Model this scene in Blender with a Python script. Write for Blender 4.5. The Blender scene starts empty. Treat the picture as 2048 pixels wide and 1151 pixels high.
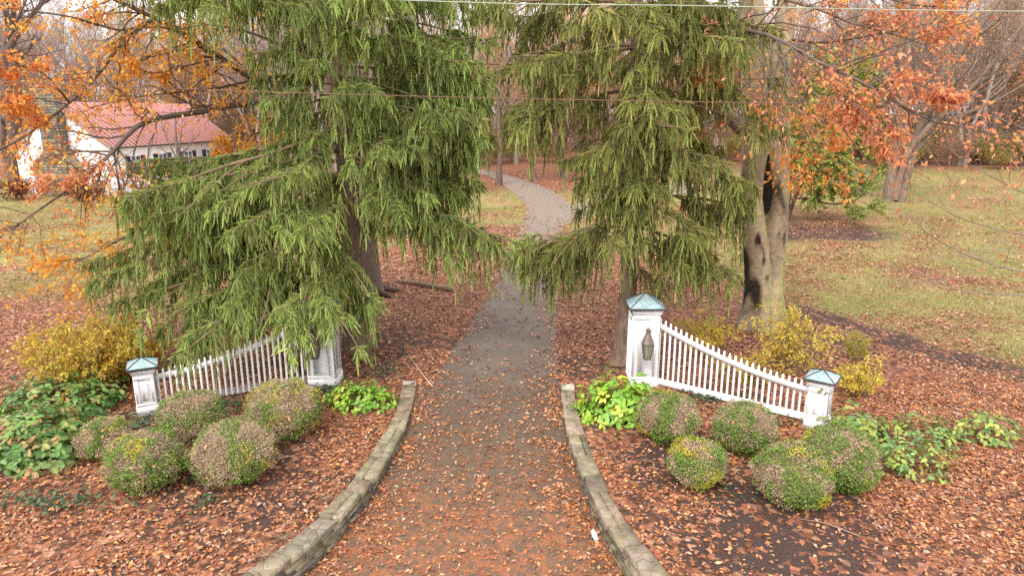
import bpy, math
import numpy as np
from math import radians, sin, cos, tan, pi

S = bpy.context.scene
COL = S.collection
CAM_H, PITCH, FPX = 6.2, radians(14.5), 1365.0
cp, sp = cos(PITCH), sin(PITCH)

# ------------------------------------------------------------------ surveying helpers
def ray(u, v):
    x, y = (u - 1024) / FPX, (575.5 - v) / FPX
    return x, cp + y * sp, -sp + y * cp
def G(u, v, z=0.0):                       # point at height z seen at photo pixel
    x, y, w = ray(u, v); t = (z - CAM_H) / w
    return np.array([x * t, y * t, z])
def W(u, v, Y):                           # point at distance Y seen at photo pixel
    x, y, w = ray(u, v); t = Y / y
    return np.array([x * t, Y, CAM_H + w * t])
def pxm(Y, v=575):                        # metres per photo pixel at distance Y
    x, y, w = ray(1024, v); return (Y / y) / FPX

def s2l(c):
    c = np.asarray(c, float) / 255.0
    return np.where(c <= 0.04045, c / 12.92, ((c + 0.055) / 1.055) ** 2.4)
def nrm(a):
    return a / np.maximum(np.linalg.norm(a, axis=-1, keepdims=True), 1e-9)

class Noise:                              # smooth value noise out of random waves
    def __init__(s, seed, scale, n=14):
        r = np.random.default_rng(seed)
        s.k = nrm(r.normal(size=(n, 3))) * (r.uniform(0.5, 1.8, (n, 1)) * 2 * pi / scale)
        s.p = r.uniform(0, 2 * pi, n); s.n = n
    def __call__(s, P):
        P = np.asarray(P, float)
        if P.shape[-1] == 2: P = np.concatenate([P, np.zeros(P.shape[:-1] + (1,))], -1)
        return np.sin(P @ s.k.T + s.p).sum(-1) / math.sqrt(s.n / 2.0) * 0.7   # about -1..1

# ------------------------------------------------------------------ mesh buffer
class Buf:
    def __init__(s): s.V = []; s.L = []; s.T = []; s.C = []; s.n = 0
    def add(s, V, F, col):
        V = np.asarray(V, float).reshape(-1, 3); F = np.asarray(F, np.int64)
        if len(V) == 0 or len(F) == 0: return
        col = np.asarray(col, float)
        if col.ndim == 1: col = np.broadcast_to(col, (len(V), 3))
        s.V.append(V); s.C.append(col.reshape(-1, 3)); s.L.append((F + s.n).ravel())
        s.T.append(np.full(len(F), F.shape[1], np.int64)); s.n += len(V)
    def build(s, name, mat, parent=None, smooth=False):
        V = np.concatenate(s.V); C = np.concatenate(s.C); L = np.concatenate(s.L); T = np.concatenate(s.T)
        m = bpy.data.meshes.new(name)
        m.vertices.add(len(V)); m.vertices.foreach_set("co", V.astype(np.float32).ravel())
        m.loops.add(len(L)); m.loops.foreach_set("vertex_index", L.astype(np.int32))
        m.polygons.add(len(T))
        st = np.concatenate([[0], np.cumsum(T)[:-1]]).astype(np.int32)
        m.polygons.foreach_set("loop_start", st); m.polygons.foreach_set("loop_total", T.astype(np.int32))
        if smooth: m.polygons.foreach_set("use_smooth", np.ones(len(T), bool))
        a = m.attributes.new("col", 'FLOAT_COLOR', 'POINT')
        a.data.foreach_set("color", np.concatenate([C, np.ones((len(C), 1))], 1).astype(np.float32).ravel())
        m.update(); m.validate()
        m.materials.append(mat)
        o = bpy.data.objects.new(name, m); COL.objects.link(o)
        if parent is not None: o.parent = parent
        return o

def tag(o, label, cat, group=None):
    o['label'] = label; o['category'] = cat
    if group: o['group'] = group
    return o
def thing(name, label, cat, group=None, loc=(0, 0, 0), rz=0.0):
    o = bpy.data.objects.new(name, None); COL.objects.link(o)
    o.location = loc; o.rotation_euler = (0, 0, rz); o.empty_display_size = 0.2
    return tag(o, label, cat, group)
def copy_tree(o, parent=None):
    c = o.copy(); COL.objects.link(c)
    if parent is not None: c.parent = parent
    for ch in list(o.children): copy_tree(ch, c)
    return c

# ------------------------------------------------------------------ shape makers
def tubes(buf, P, R, sides=5, col=(0.1, 0.1, 0.1), cap=False):
    """P (n,k,3) polylines, R (n,k) radii -> n tapered tubes."""
    P = np.asarray(P, float); R = np.asarray(R, float)
    if P.ndim == 2: P = P[None]; R = R[None]
    n, k = R.shape
    if n == 0: return
    t = np.empty_like(P); t[:, 1:-1] = P[:, 2:] - P[:, :-2]; t[:, 0] = P[:, 1] - P[:, 0]; t[:, -1] = P[:, -1] - P[:, -2]
    t = nrm(t)
    m = nrm(P[:, -1] - P[:, 0])
    ref = np.where(np.abs(m[:, 2:3]) > 0.8, np.array([[1.0, 0, 0]]), np.array([[0, 0, 1.0]]))[:, None, :]
    a = nrm(np.cross(t, np.broadcast_to(ref, t.shape))); b = np.cross(t, a)
    th = np.arange(sides) * 2 * pi / sides
    ring = a[:, :, None, :] * np.cos(th)[None, None, :, None] + b[:, :, None, :] * np.sin(th)[None, None, :, None]
    V = P[:, :, None, :] + ring * R[:, :, None, None]
    idx = np.arange(n * k * sides).reshape(n, k, sides)
    A = idx[:, :-1]; B = idx[:, 1:]
    F = np.stack([A, np.roll(A, -1, 2), np.roll(B, -1, 2), B], -1).reshape(-1, 4)
    col = np.asarray(col, float)
    if col.ndim == 2: col = np.repeat(col, k * sides, 0)
    buf.add(V.reshape(-1, 3), F, col)
    if cap:
        for q in range(n):
            buf.add(V[q, -1], np.arange(sides)[None, :], col if col.ndim == 1 else col[q * k * sides])

def resample(pts, k):
    pts = np.asarray(pts, float)
    # Catmull-Rom through the points
    n = len(pts); e = np.vstack([2 * pts[0] - pts[1], pts, 2 * pts[-1] - pts[-2]])
    out = []
    for s in np.linspace(0, n - 1, k):
        i = min(int(s), n - 2); f = s - i
        a, b, c, d = e[i:i + 4]
        out.append(0.5 * (2 * b + (c - a) * f + (2 * a - 5 * b + 4 * c - d) * f * f + (3 * b - a - 3 * c + d) * f ** 3))
    return np.array(out)

def leaves(buf, P, D, N, L, Wd, col, fold=0.18, big=False):
    """folded leaf blades: base P, axis D, normal N."""
    n = len(P)
    if n == 0: return
    D = nrm(D); Sx = nrm(np.cross(D, N)); N = np.cross(Sx, D)
    L = np.broadcast_to(np.asarray(L, float), (n,))[:, None]; Wd = np.broadcast_to(np.asarray(Wd, float), (n,))[:, None]
    tip = P + D * L - N * L * 0.12
    col = np.broadcast_to(np.asarray(col, float), (n, 3))
    if not big:
        l = P + D * L * 0.45 + Sx * Wd * .5 + N * Wd * fold; r = P + D * L * 0.45 - Sx * Wd * .5 + N * Wd * fold
        V = np.stack([P, l, tip, r], 1).reshape(-1, 3)
        i = np.arange(n)[:, None] * 4
        F = np.concatenate([i + np.array([[0, 2, 1]]), i + np.array([[0, 3, 2]])])
        buf.add(V, F, np.repeat(col, 4, 0))
    else:
        f = lambda q, w, s: P + D * L * q + Sx * Wd * w * s + N * Wd * fold * w * 2
        V = np.stack([P, f(.28, .42, 1), f(.66, .40, 1), tip, f(.66, .40, -1), f(.28, .42, -1), P + D * L * .5 + N * L * .03], 1).reshape(-1, 3)
        i = np.arange(n)[:, None] * 7
        F = np.concatenate([i + np.array([[0, 6, 2, 1]]), i + np.array([[6, 3, 2, 2]])[:, :4], i + np.array([[0, 5, 4, 6]]), i + np.array([[6, 4, 3, 3]])[:, :4]])
        T3 = np.concatenate([i + np.array([[6, 3, 2]]), i + np.array([[6, 4, 3]])])
        F4 = np.concatenate([i + np.array([[0, 6, 2, 1]]), i + np.array([[0, 5, 4, 6]])])
        cc = np.repeat(col[:, None, :], 7, 1).copy(); cc[:, 6] *= 1.25; cc[:, 0] *= 1.15
        n0 = buf.n
        buf.add(V, F4, cc.reshape(-1, 3))
        buf.L.append((T3 + n0).ravel()); buf.T.append(np.full(len(T3), 3, np.int64))

def pick(rng, pal, n, jit=0.12):
    pal = s2l(pal); c = pal[rng.integers(0, len(pal), n)]
    return np.clip(c * rng.uniform(1 - jit, 1 + jit, (n, 1)) * rng.uniform(1 - jit * .4, 1 + jit * .4, (n, 3)), 0, 1)

def box(buf, c, d, col=(0.7, 0.7, 0.7), bev=0.0, R=None, off=None):
    """box centre c, size d; bev chamfers every edge."""
    c = np.asarray(c, float); h = np.asarray(d, float) / 2
    if bev <= 0:
        V = np.array([[x, y, z] for z in (-1, 1) for y in (-1, 1) for x in (-1, 1)]) * h
        F = [[0, 2, 3, 1], [4, 5, 7, 6], [0, 1, 5, 4], [2, 6, 7, 3], [0, 4, 6, 2], [1, 3, 7, 5]]
        if R is not None: V = V @ R.T
        buf.add(V + c, F, col); return
    V = []; 
    for ax in range(3):
        for x in (-1, 1):
            for y in (-1, 1):
                for z in (-1, 1):
                    s = np.array([x, y, z], float); hh = h - bev; hh[ax] = h[ax]
                    V.append(s * hh)
    V = np.array(V); ix = lambda ax, x, y, z: ax * 8 + (x > 0) * 4 + (y > 0) * 2 + (z > 0)
    F = []
    for ax in range(3):
        o = [a for a in range(3) if a != ax]
        for s in (-1, 1):
            q = []
            for (i, j) in ((-1, -1), (1, -1), (1, 1), (-1, 1)):
                k = [0, 0, 0]; k[ax] = s; k[o[0]] = i; k[o[1]] = j; q.append(ix(ax, *k))
            if (s > 0) == (ax == 1): q = q[::-1]
            F.append(q)
    for ax in range(3):                        # edges along ax
        o = [a for a in range(3) if a != ax]
        for i in (-1, 1):
            for j in (-1, 1):
                q = []
                for (A, s) in ((o[0], -1), (o[0], 1), (o[1], 1), (o[1], -1)):
                    k = [0, 0, 0]; k[ax] = s; k[o[0]] = i; k[o[1]] = j; q.append(ix(A, *k))
                F.append(q)
    if R is not None: V = V @ R.T
    n0 = buf.n
    buf.add(V + c, F, col)
    T = [[ix(0, x, y, z), ix(1, x, y, z), ix(2, x, y, z)] for x in (-1, 1) for y in (-1, 1) for z in (-1, 1)]
    buf.L.append((np.array(T) + n0).ravel()); buf.T.append(np.full(8, 3, np.int64))

def rotz(a): return np.array([[cos(a), -sin(a), 0], [sin(a), cos(a), 0], [0, 0, 1.0]])

# ------------------------------------------------------------------ materials
def mat(name):
    m = bpy.data.materials.new(name); m.use_nodes = True
    nt = m.node_tree
    for n in list(nt.nodes): nt.nodes.remove(n)
    return m, nt
def N(nt, kind, **kw):
    n = nt.nodes.new(kind)
    for k, v in kw.items():
        if k.startswith('i_'):
            key = k[2:]; key = int(key) if key.isdigit() else key.replace('_', ' ')
            n.inputs[key].default_value = v
        else: setattr(n, k, v)
    return n
def ln(nt, a, ao, b, bi): nt.links.new(a.outputs[ao], b.inputs[bi])
def rgba(c): return (float(c[0]), float(c[1]), float(c[2]), 1.0)
def mixc(nt, fac, a, b, mode='MIX'):
    n = nt.nodes.new('ShaderNodeMix'); n.data_type = 'RGBA'; n.blend_type = mode
    for s, k in ((fac, 0), (a, 6), (b, 7)):
        if hasattr(s, 'is_linked') or hasattr(s, 'links'): nt.links.new(s, n.inputs[k])
        elif k == 0: n.inputs[0].default_value = s
        else: n.inputs[k].default_value = rgba(s)
    return n.outputs[2]
def noise(nt, scale, detail=4, rough=.6, vec=None, dist=0.0):
    n = N(nt, 'ShaderNodeTexNoise', i_Scale=scale, i_Detail=detail, i_Roughness=rough, i_Distortion=dist)
    if vec is not None: nt.links.new(vec, n.inputs['Vector'])
    return n.outputs['Fac']
def ramp(nt, fac, stops):
    r = N(nt, 'ShaderNodeValToRGB'); e = r.color_ramp.elements
    while len(e) < len(stops): e.new(0.5)
    for el, (p, c) in zip(e, stops):
        el.position = p; el.color = rgba(c) if hasattr(c, '__len__') else (c, c, c, 1)
    nt.links.new(fac, r.inputs[0]); return r.outputs[0]
def objvec(nt, scale=(1, 1, 1)):
    t = N(nt, 'ShaderNodeTexCoord'); mp = N(nt, 'ShaderNodeMapping'); mp.inputs['Scale'].default_value = scale
    ln(nt, t, 'Object', mp, 'Vector'); return mp.outputs[0]
def finish(nt, col, rough=.7, bump=None, bstr=.3, bdist=.02, spec=.3, metal=0.0):
    b = N(nt, 'ShaderNodeBsdfPrincipled'); o = N(nt, 'ShaderNodeOutputMaterial')
    if hasattr(col, 'links'): nt.links.new(col, b.inputs['Base Color'])
    else: b.inputs['Base Color'].default_value = rgba(col)
    if hasattr(rough, 'links'): nt.links.new(rough, b.inputs['Roughness'])
    else: b.inputs['Roughness'].default_value = rough
    b.inputs['Specular IOR Level'].default_value = spec; b.inputs['Metallic'].default_value = metal
    if bump is not None:
        bp = N(nt, 'ShaderNodeBump', i_Strength=bstr, i_Distance=bdist)
        nt.links.new(bump, bp.inputs['Height']); ln(nt, bp, 0, b, 'Normal')
    ln(nt, b, 0, o, 0); return b
def attr(nt): return N(nt, 'ShaderNodeAttribute', attribute_name='col').outputs['Color']

def leaf_mat(name, trans=.3, rough=.55, spec=.25):
    m, nt = mat(name); c = attr(nt)
    b = N(nt, 'ShaderNodeBsdfPrincipled', i_Roughness=rough); b.inputs['Specular IOR Level'].default_value = spec
    nt.links.new(c, b.inputs['Base Color'])
    t = N(nt, 'ShaderNodeBsdfTranslucent'); nt.links.new(c, t.inputs['Color'])
    x = N(nt, 'ShaderNodeMixShader'); x.inputs[0].default_value = trans
    ln(nt, b, 0, x, 1); ln(nt, t, 0, x, 2)
    o = N(nt, 'ShaderNodeOutputMaterial'); ln(nt, x, 0, o, 0); return m
def bark_mat(name, scale=(6, 6, 1.6), lo=.55, hi=1.35, bstr=.7, bdist=.03):
    m, nt = mat(name); v = objvec(nt, scale); f = noise(nt, 2.2, 6, .65, v, .4)
    g = noise(nt, .55, 3, .5, objvec(nt, (1.5, 1.5, 1.5)))
    k = ramp(nt, f, [(.3, lo), (.62, hi)])
    c = mixc(nt, 1.0, attr(nt), k, 'MULTIPLY')
    c = mixc(nt, 1.0, c, ramp(nt, g, [(.3, .8), (.7, 1.2)]), 'MULTIPLY')
    finish(nt, c, .85, f, bstr, bdist, .15); return m

M = {}
M['needle'] = leaf_mat('spruce_needles', .36, .5, .3)
M['leaf'] = leaf_mat('leaf_blade', .48, .5, .25)
M['litter'] = leaf_mat('dry_leaf', .12, .45, .35)
M['green'] = leaf_mat('green_leaf', .3, .4, .4)
M['bark'] = bark_mat('furrowed_bark')
M['beech'] = bark_mat('smooth_bark', (3.2, 3.2, 4.2), .66, 1.22, .5, .02)
M['twig'] = bark_mat('twig_bark', (3, 3, 3), .8, 1.2, .1, .005)

def paint():
    m, nt = mat('white_paint'); f = noise(nt, 7, 5, .65, objvec(nt, (1, 1, .35)))
    g = noise(nt, 40, 4, .7, objvec(nt, (1, 1, .2)))
    c = mixc(nt, ramp(nt, f, [(.55, 0.0), (.9, .12)]), s2l((232, 227, 226)), s2l((206, 198, 192)))
    c = mixc(nt, ramp(nt, g, [(.74, 0.0), (.86, .35)]), c, s2l((186, 176, 160)))
    finish(nt, c, .5, f, .08, .01, .35); return m
M['paint'] = paint()
def copper():
    m, nt = mat('copper_patina'); f = noise(nt, 5, 5, .7, objvec(nt, (1, 1, 1)))
    g = noise(nt, 28, 3, .6, objvec(nt, (1, 1, 1)))
    c = ramp(nt, f, [(.3, s2l((118, 148, 150))), (.5, s2l((152, 176, 178))), (.7, s2l((186, 202, 204)))])
    c = mixc(nt, ramp(nt, g, [(.68, 0.0), (.76, .8)]), c, s2l((110, 90, 70)))
    finish(nt, c, .5, g, .1, .005, .4, 0.0); return m
M['copper'] = copper()
def plain(name, c, rough=.6, metal=0.0, spec=.3, var=.15, sc=9):
    m, nt = mat(name); f = noise(nt, sc, 4, .6, objvec(nt))
    k = mixc(nt, 1.0, s2l(c), ramp(nt, f, [(.3, 1 - var), (.7, 1 + var)]), 'MULTIPLY')
    finish(nt, k, rough, f, .1, .005, spec, metal); return m
M['dark_metal'] = plain('aged_lantern_metal', (112, 98, 92), .5, .2, .4)
M['cap_edge'] = plain('dark_cap_edge', (62, 56, 56), .6)
M['concrete'] = plain('concrete', (150, 140, 128), .9)
M['shutter'] = plain('black_shutter', (44, 42, 52), .5)
M['wire'] = plain('weathered_cable', (120, 92, 76), .6, .2)
M['wire_pale'] = plain('pale_cable', (168, 180, 162), .5, .2)
M['paper'] = plain('paper', (240, 240, 244), .7, var=.04)
M['heart'] = plain('hole_shade_wood', (26, 21, 19), .95, var=.4)  # near-black wood; the shade inside holes is put into this colour
def glass():
    m, nt = mat('lantern_glass'); b = finish(nt, s2l((150, 150, 128)), .12, spec=.5)
    b.inputs['Alpha'].default_value = .75; return m
M['glass'] = glass()
def winglass():
    m, nt = mat('window_glass'); finish(nt, s2l((72, 76, 84)), .08, spec=.6); return m
M['winglass'] = winglass()
def stone_mat():
    m, nt = mat('fieldstone'); f = noise(nt, 7, 8, .7, objvec(nt)); g = noise(nt, 2.2, 3, .6, objvec(nt)); h = noise(nt, 16, 3, .6, objvec(nt))
    c = mixc(nt, 1.0, attr(nt), ramp(nt, f, [(.3, .6), (.7, 1.35)]), 'MULTIPLY')
    c = mixc(nt, ramp(nt, g, [(.5, 0.0), (.66, .55)]), c, s2l((112, 112, 62)))
    c = mixc(nt, ramp(nt, h, [(.66, 0.0), (.72, .6)]), c, s2l((205, 198, 182)))
    finish(nt, c, .85, f, .8, .025, .2); return m
M['stone'] = stone_mat()
def slab_mat():
    m, nt = mat('coping_slabs'); v = objvec(nt)
    f = noise(nt, 6, 8, .7, v); g = noise(nt, 1.6, 4, .65, v); h = noise(nt, 14, 3, .6, v)
    wv = N(nt, 'ShaderNodeMix', data_type='VECTOR'); wv.inputs[0].default_value = .12
    nz = N(nt, 'ShaderNodeTexNoise', i_Scale=3.0); nt.links.new(v, nz.inputs['Vector']); nt.links.new(v, wv.inputs[4]); ln(nt, nz, 'Color', wv, 5)
    vo = N(nt, 'ShaderNodeTexVoronoi', feature='DISTANCE_TO_EDGE', i_Scale=4.2); nt.links.new(wv.outputs[1], vo.inputs['Vector'])
    vc = N(nt, 'ShaderNodeTexVoronoi', i_Scale=4.2); nt.links.new(wv.outputs[1], vc.inputs['Vector'])
    sc = N(nt, 'ShaderNodeSeparateColor'); ln(nt, vc, 'Color', sc, 0)
    c = mixc(nt, 1.0, attr(nt), ramp(nt, f, [(.3, .5), (.7, 1.35)]), 'MULTIPLY')
    c = mixc(nt, 1.0, c, ramp(nt, sc.outputs[0], [(0, (.82, .8, .78)), (1, (1.12, 1.1, 1.06))]), 'MULTIPLY')
    c = mixc(nt, ramp(nt, g, [(.5, 0.0), (.68, .5)]), c, s2l((122, 118, 74)))
    c = mixc(nt, ramp(nt, h, [(.66, 0.0), (.72, .5)]), c, s2l((206, 198, 184)))
    k = ramp(nt, vo.outputs['Distance'], [(.0, .75), (.05, 0.0)]); kk = N(nt, 'ShaderNodeMath', operation='MULTIPLY'); nt.links.new(k, kk.inputs[0]); nt.links.new(ramp(nt, g, [(.3, 1.0), (.6, .15)]), kk.inputs[1]); k = kk.outputs[0]
    c = mixc(nt, k, c, s2l((86, 78, 56)))
    hm = mixc(nt, .5, f, ramp(nt, vo.outputs['Distance'], [(0, 0.0), (.07, 1.0)]))
    finish(nt, c, .85, hm, .7, .02, .2); return m
M['slab'] = slab_mat()


# ------------------------------------------------------------------ terrain description
Lw_px = [(832, 772), (818, 830), (788, 890), (742, 960), (690, 1020), (640, 1070), (560, 1130), (460, 1195), (340, 1260)]
Rw_px = [(1122, 778), (1127, 830), (1145, 890), (1165, 945), (1195, 1010), (1232, 1070), (1280, 1135), (1330, 1195), (1400, 1260)]
Lw = np.array([G(u, v, .05) for u, v in Lw_px]); Rw = np.array([G(u, v, .05) for u, v in Rw_px])
WALL_T, WALL_END = .32, min(Lw[0, 1], Rw[0, 1])
def drive_z(y):
    t = np.clip((WALL_END + .3 - np.asarray(y, float)) / 7.0, 0, 1.6)
    return -0.46 * t
Le_px = [(868, 752), (905, 700), (945, 640), (965, 600), (1000, 540), (1022, 495), (1040, 455), (1052, 430), (1046, 402), (1022, 382), (1000, 366), (980, 353), (930, 340), (860, 330)]
Re_px = [(1116, 752), (1112, 700), (1113, 640), (1116, 590), (1114, 530), (1112, 490), (1126, 455), (1146, 430), (1134, 402), (1102, 381), (1062, 365), (1018, 351), (950, 337), (870, 327)]
Le = np.array([G(*p) for p in Le_px]); Re = np.array([G(*p) for p in Re_px])
EL = np.vstack([Lw[::-1] + [[.0, 0, 0]], Le]); ER = np.vstack([Rw[::-1], Re])
def xl(y): return np.interp(y, EL[:, 1], EL[:, 0])
def xr(y): return np.interp(y, ER[:, 1], ER[:, 0])
nA, nB, nC = Noise(1, 7.0), Noise(2, 2.2), Noise(3, 0.8)
LB = np.array([(-80, 22), (-14, 22.5), (-8, 24), (-5, 33), (-2, 37), (3, 36), (6, 30), (9, 21.7), (12.6, 15.9), (17, 9.5), (80, 9.5)])
MULCH = G(1620, 462)
STRIP = [G(1500, 615), G(1600, 622), G(1720, 658), G(1860, 700), G(2060, 752), G(2300, 830)]
def seg_dist(x, y, pts):
    d = np.full(np.shape(x), 1e9)
    for a, b in zip(pts[:-1], pts[1:]):
        ab = (b - a)[:2]; t = np.clip(((x - a[0]) * ab[0] + (y - a[1]) * ab[1]) / (ab @ ab), 0, 1)
        d = np.minimum(d, np.hypot(x - a[0] - ab[0] * t, y - a[1] - ab[1] * t))
    return d
sstep = lambda a, b, t: (lambda q: q * q * (3 - 2 * q))(np.clip((t - a) / (b - a), 0, 1))
def zones(x, y):
    """weights: lawn, mulch, drive, leafiness (0..1)"""
    P = np.stack([x, y], -1); a, b, c = nA(P), nB(P), nC(P)
    lawn = sstep(-1.2, 1.6, y - np.interp(x, LB[:, 0], LB[:, 1]) + b * .9 + a * .8) * (1 - sstep(0, 8, y - np.interp(x, [-60, -20, -4, 4, 10, 20, 60], [62, 60, 52, 50, 56, 74, 74]) + a * 2))
    m = 1 - sstep(.75, 1.1, np.hypot((x - MULCH[0]) / 5.0, (y - MULCH[1]) / 3.6) + b * .1)
    far = 1 - sstep(.85, 1.1, np.hypot((x - MULCH[0] + 0.5) / 6.5, (y - MULCH[1] - 5) / 6.0) + b * .1)
    st = 1 - sstep(.35, .95, seg_dist(x, y, STRIP) + b * .22 + c * .12)
    # bare dark mulch of the planting beds near the boxwoods
    bed = sstep(-.1, .5, b + .35 * c - .2) * (y < 16) * (1 - sstep(6, 8.5, np.abs(x - .2) ))
    bedR = (1 - sstep(.6, 1.1, np.hypot((x - 4.1) / 2.2, (y - 9.5) / 1.9) + b * .25)) + (1 - sstep(.6, 1.1, np.hypot((x - 2.9) / 1.0, (y - 11.2) / 1.1) + b * .25))
    bedL = (1 - sstep(.6, 1.1, np.hypot((x + 4.2) / 1.8, (y - 10.2) / 1.6) + b * .3)) * .8
    tr = sum((1 - sstep(.4, 1.2, np.hypot(x - tx, y - ty) / rr + b * .3)) for tx, ty, rr in ((-3.2, 17.6, 1.6), (2.0, 16.6, 1.3), (-4.6, 16.4, 1.2), (7.5, 18.2, 2.0)))
    mulch = np.clip(np.maximum.reduce([m * (1 - .5 * lawn * 0), st, bed * .55, bedR, bedL, tr * .8]), 0, 1)
    dr = ((x > xl(y)) & (x < xr(y)) & (y < 75)).astype(float)
    leaf = 1 - lawn * .62
    leaf = np.where(lawn > .5, np.clip(.42 + .38 * a + .2 * b - sstep(30, 55, y) * .35 + far * .7, 0.02, 1), leaf)
    leaf = leaf * (1 - .66 * np.clip(mulch, 0, 1))
    leaf = np.maximum(leaf, far * .7 * (1 - m * .75))
    return lawn, mulch, dr, leaf, far
def ground_z(x, y):
    x = np.asarray(x, float); y = np.asarray(y, float)
    P = np.stack([x, y], -1)
    z = .05 * nA(P) * sstep(17, 30, y) + .02 * nB(P) * sstep(4, 8, np.abs(x)) + .006 * nC(P)
    l, r = xl(y), xr(y); dz = drive_z(y)
    t = np.minimum(np.clip((x - (l - .26)) / .12, 0, 1), np.clip(((r + .26) - x) / .12, 0, 1)) * (y < WALL_END + .15)
    z = z * (1 - t) + (dz - .05) * t
    t2 = np.minimum(np.clip((x - l - .05) / .3, 0, 1), np.clip((r - .05 - x) / .3, 0, 1)) * ((y >= WALL_END + .15) & (y < 80))
    return z * (1 - t2) + (-.05) * t2
def gz(x, y): return float(ground_z(np.array([x]), np.array([y]))[0])

# ------------------------------------------------------------------ ground sheet
def grow_lines(a, b, step, far, r=1.18):
    c = list(np.arange(a, b + 1e-6, step)); s = step; p = b
    while p < far: s *= r; p += s; c.append(p)
    return c
def sym(a, b, step, lo, hi):
    up = grow_lines(a, b, step, hi); dn = grow_lines(-b, -a, step, -lo)
    return np.array(sorted(set([round(-q, 4) for q in dn[len(np.arange(-b, -a + 1e-6, step)):]] + [round(q, 4) for q in up])))
gx = sym(-11, 11, .11, -900, 900); gy = sym(5.5, 26, .13, -60, 1500)
X, Y = np.meshgrid(gx, gy); xf, yf = X.ravel(), Y.ravel()
zf = ground_z(xf, yf)
lawn, mulch, dr, leafy, farc = zones(xf, yf)
b = Buf(); nx, ny = len(gx), len(gy); idx = np.arange(nx * ny).reshape(ny, nx)
F = np.stack([idx[:-1, :-1], idx[:-1, 1:], idx[1:, 1:], idx[1:, :-1]], -1).reshape(-1, 4)
b.add(np.stack([xf, yf, zf], -1), F, np.stack([lawn, mulch, leafy], -1))
def ground_mat():
    m, nt = mat('ground_soil_lawn_litter'); a = N(nt, 'ShaderNodeAttribute', attribute_name='col')
    sep = N(nt, 'ShaderNodeSeparateColor'); ln(nt, a, 'Color', sep, 0)
    v = objvec(nt)
    n1 = noise(nt, 9, 6, .75, v); n2 = noise(nt, 1.3, 4, .6, v); n3 = noise(nt, 26, 4, .7, v); n4 = noise(nt, .35, 3, .6, v)
    wv = N(nt, 'ShaderNodeMix', data_type='VECTOR'); wv.inputs[0].default_value = .05
    nzv = N(nt, 'ShaderNodeTexNoise', i_Scale=12.0); nt.links.new(v, nzv.inputs['Vector']); nt.links.new(v, wv.inputs[4]); ln(nt, nzv, 'Color', wv, 5)
    vo = N(nt, 'ShaderNodeTexVoronoi', i_Scale=11.0); nt.links.new(wv.outputs[1], vo.inputs['Vector'])
    grass = ramp(nt, n3, [(.25, s2l((92, 92, 52))), (.5, s2l((140, 130, 82))), (.75, s2l((176, 154, 108)))])
    grass = mixc(nt, ramp(nt, n2, [(.35, 0.0), (.65, .6)]), grass, s2l((168, 136, 96)))
    grass = mixc(nt, ramp(nt, n4, [(.45, 0.0), (.7, .6)]), grass, s2l((122, 144, 68)))
    hs = N(nt, 'ShaderNodeSeparateColor'); ln(nt, vo, 'Color', hs, 0)
    litter = ramp(nt, hs.outputs[0], [(0, s2l((84, 56, 46))), (.3, s2l((142, 92, 70))), (.6, s2l((172, 116, 88))), (.85, s2l((104, 72, 58))), (1, s2l((192, 144, 114)))])
    litter = mixc(nt, 1.0, litter, ramp(nt, n1, [(.3, .5), (.6, 1.1)]), 'MULTIPLY')
    dirt = ramp(nt, n3, [(.3, s2l((62, 48, 42))), (.6, s2l((98, 72, 58))), (.8, s2l((136, 102, 80)))])
    lw = N(nt, 'ShaderNodeMath', operation='LESS_THAN'); ln(nt, hs, 1, lw, 0)
    sh = N(nt, 'ShaderNodeMath', operation='MULTIPLY_ADD'); sh.inputs[1].default_value = .9
    nb_ = N(nt, 'ShaderNodeMath', operation='MULTIPLY_ADD'); nb_.inputs[1].default_value = .9; nb_.inputs[2].default_value = -.48
    nt.links.new(n2, nb_.inputs[0]); ln(nt, sep, 2, sh, 0); ln(nt, nb_, 0, sh, 2); ln(nt, sh, 0, lw, 1)
    base = mixc(nt, sep.outputs[0], dirt, grass)
    base = mixc(nt, sep.outputs[1], base, ramp(nt, n3, [(.3, s2l((50, 40, 38))), (.7, s2l((94, 74, 66)))]))
    c = mixc(nt, lw.outputs[0], base, litter)
    finish(nt, c, .85, n3, .6, .03, .15); return m
g = b.build('ground', ground_mat(), smooth=True); g['kind'] = 'structure'

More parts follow.
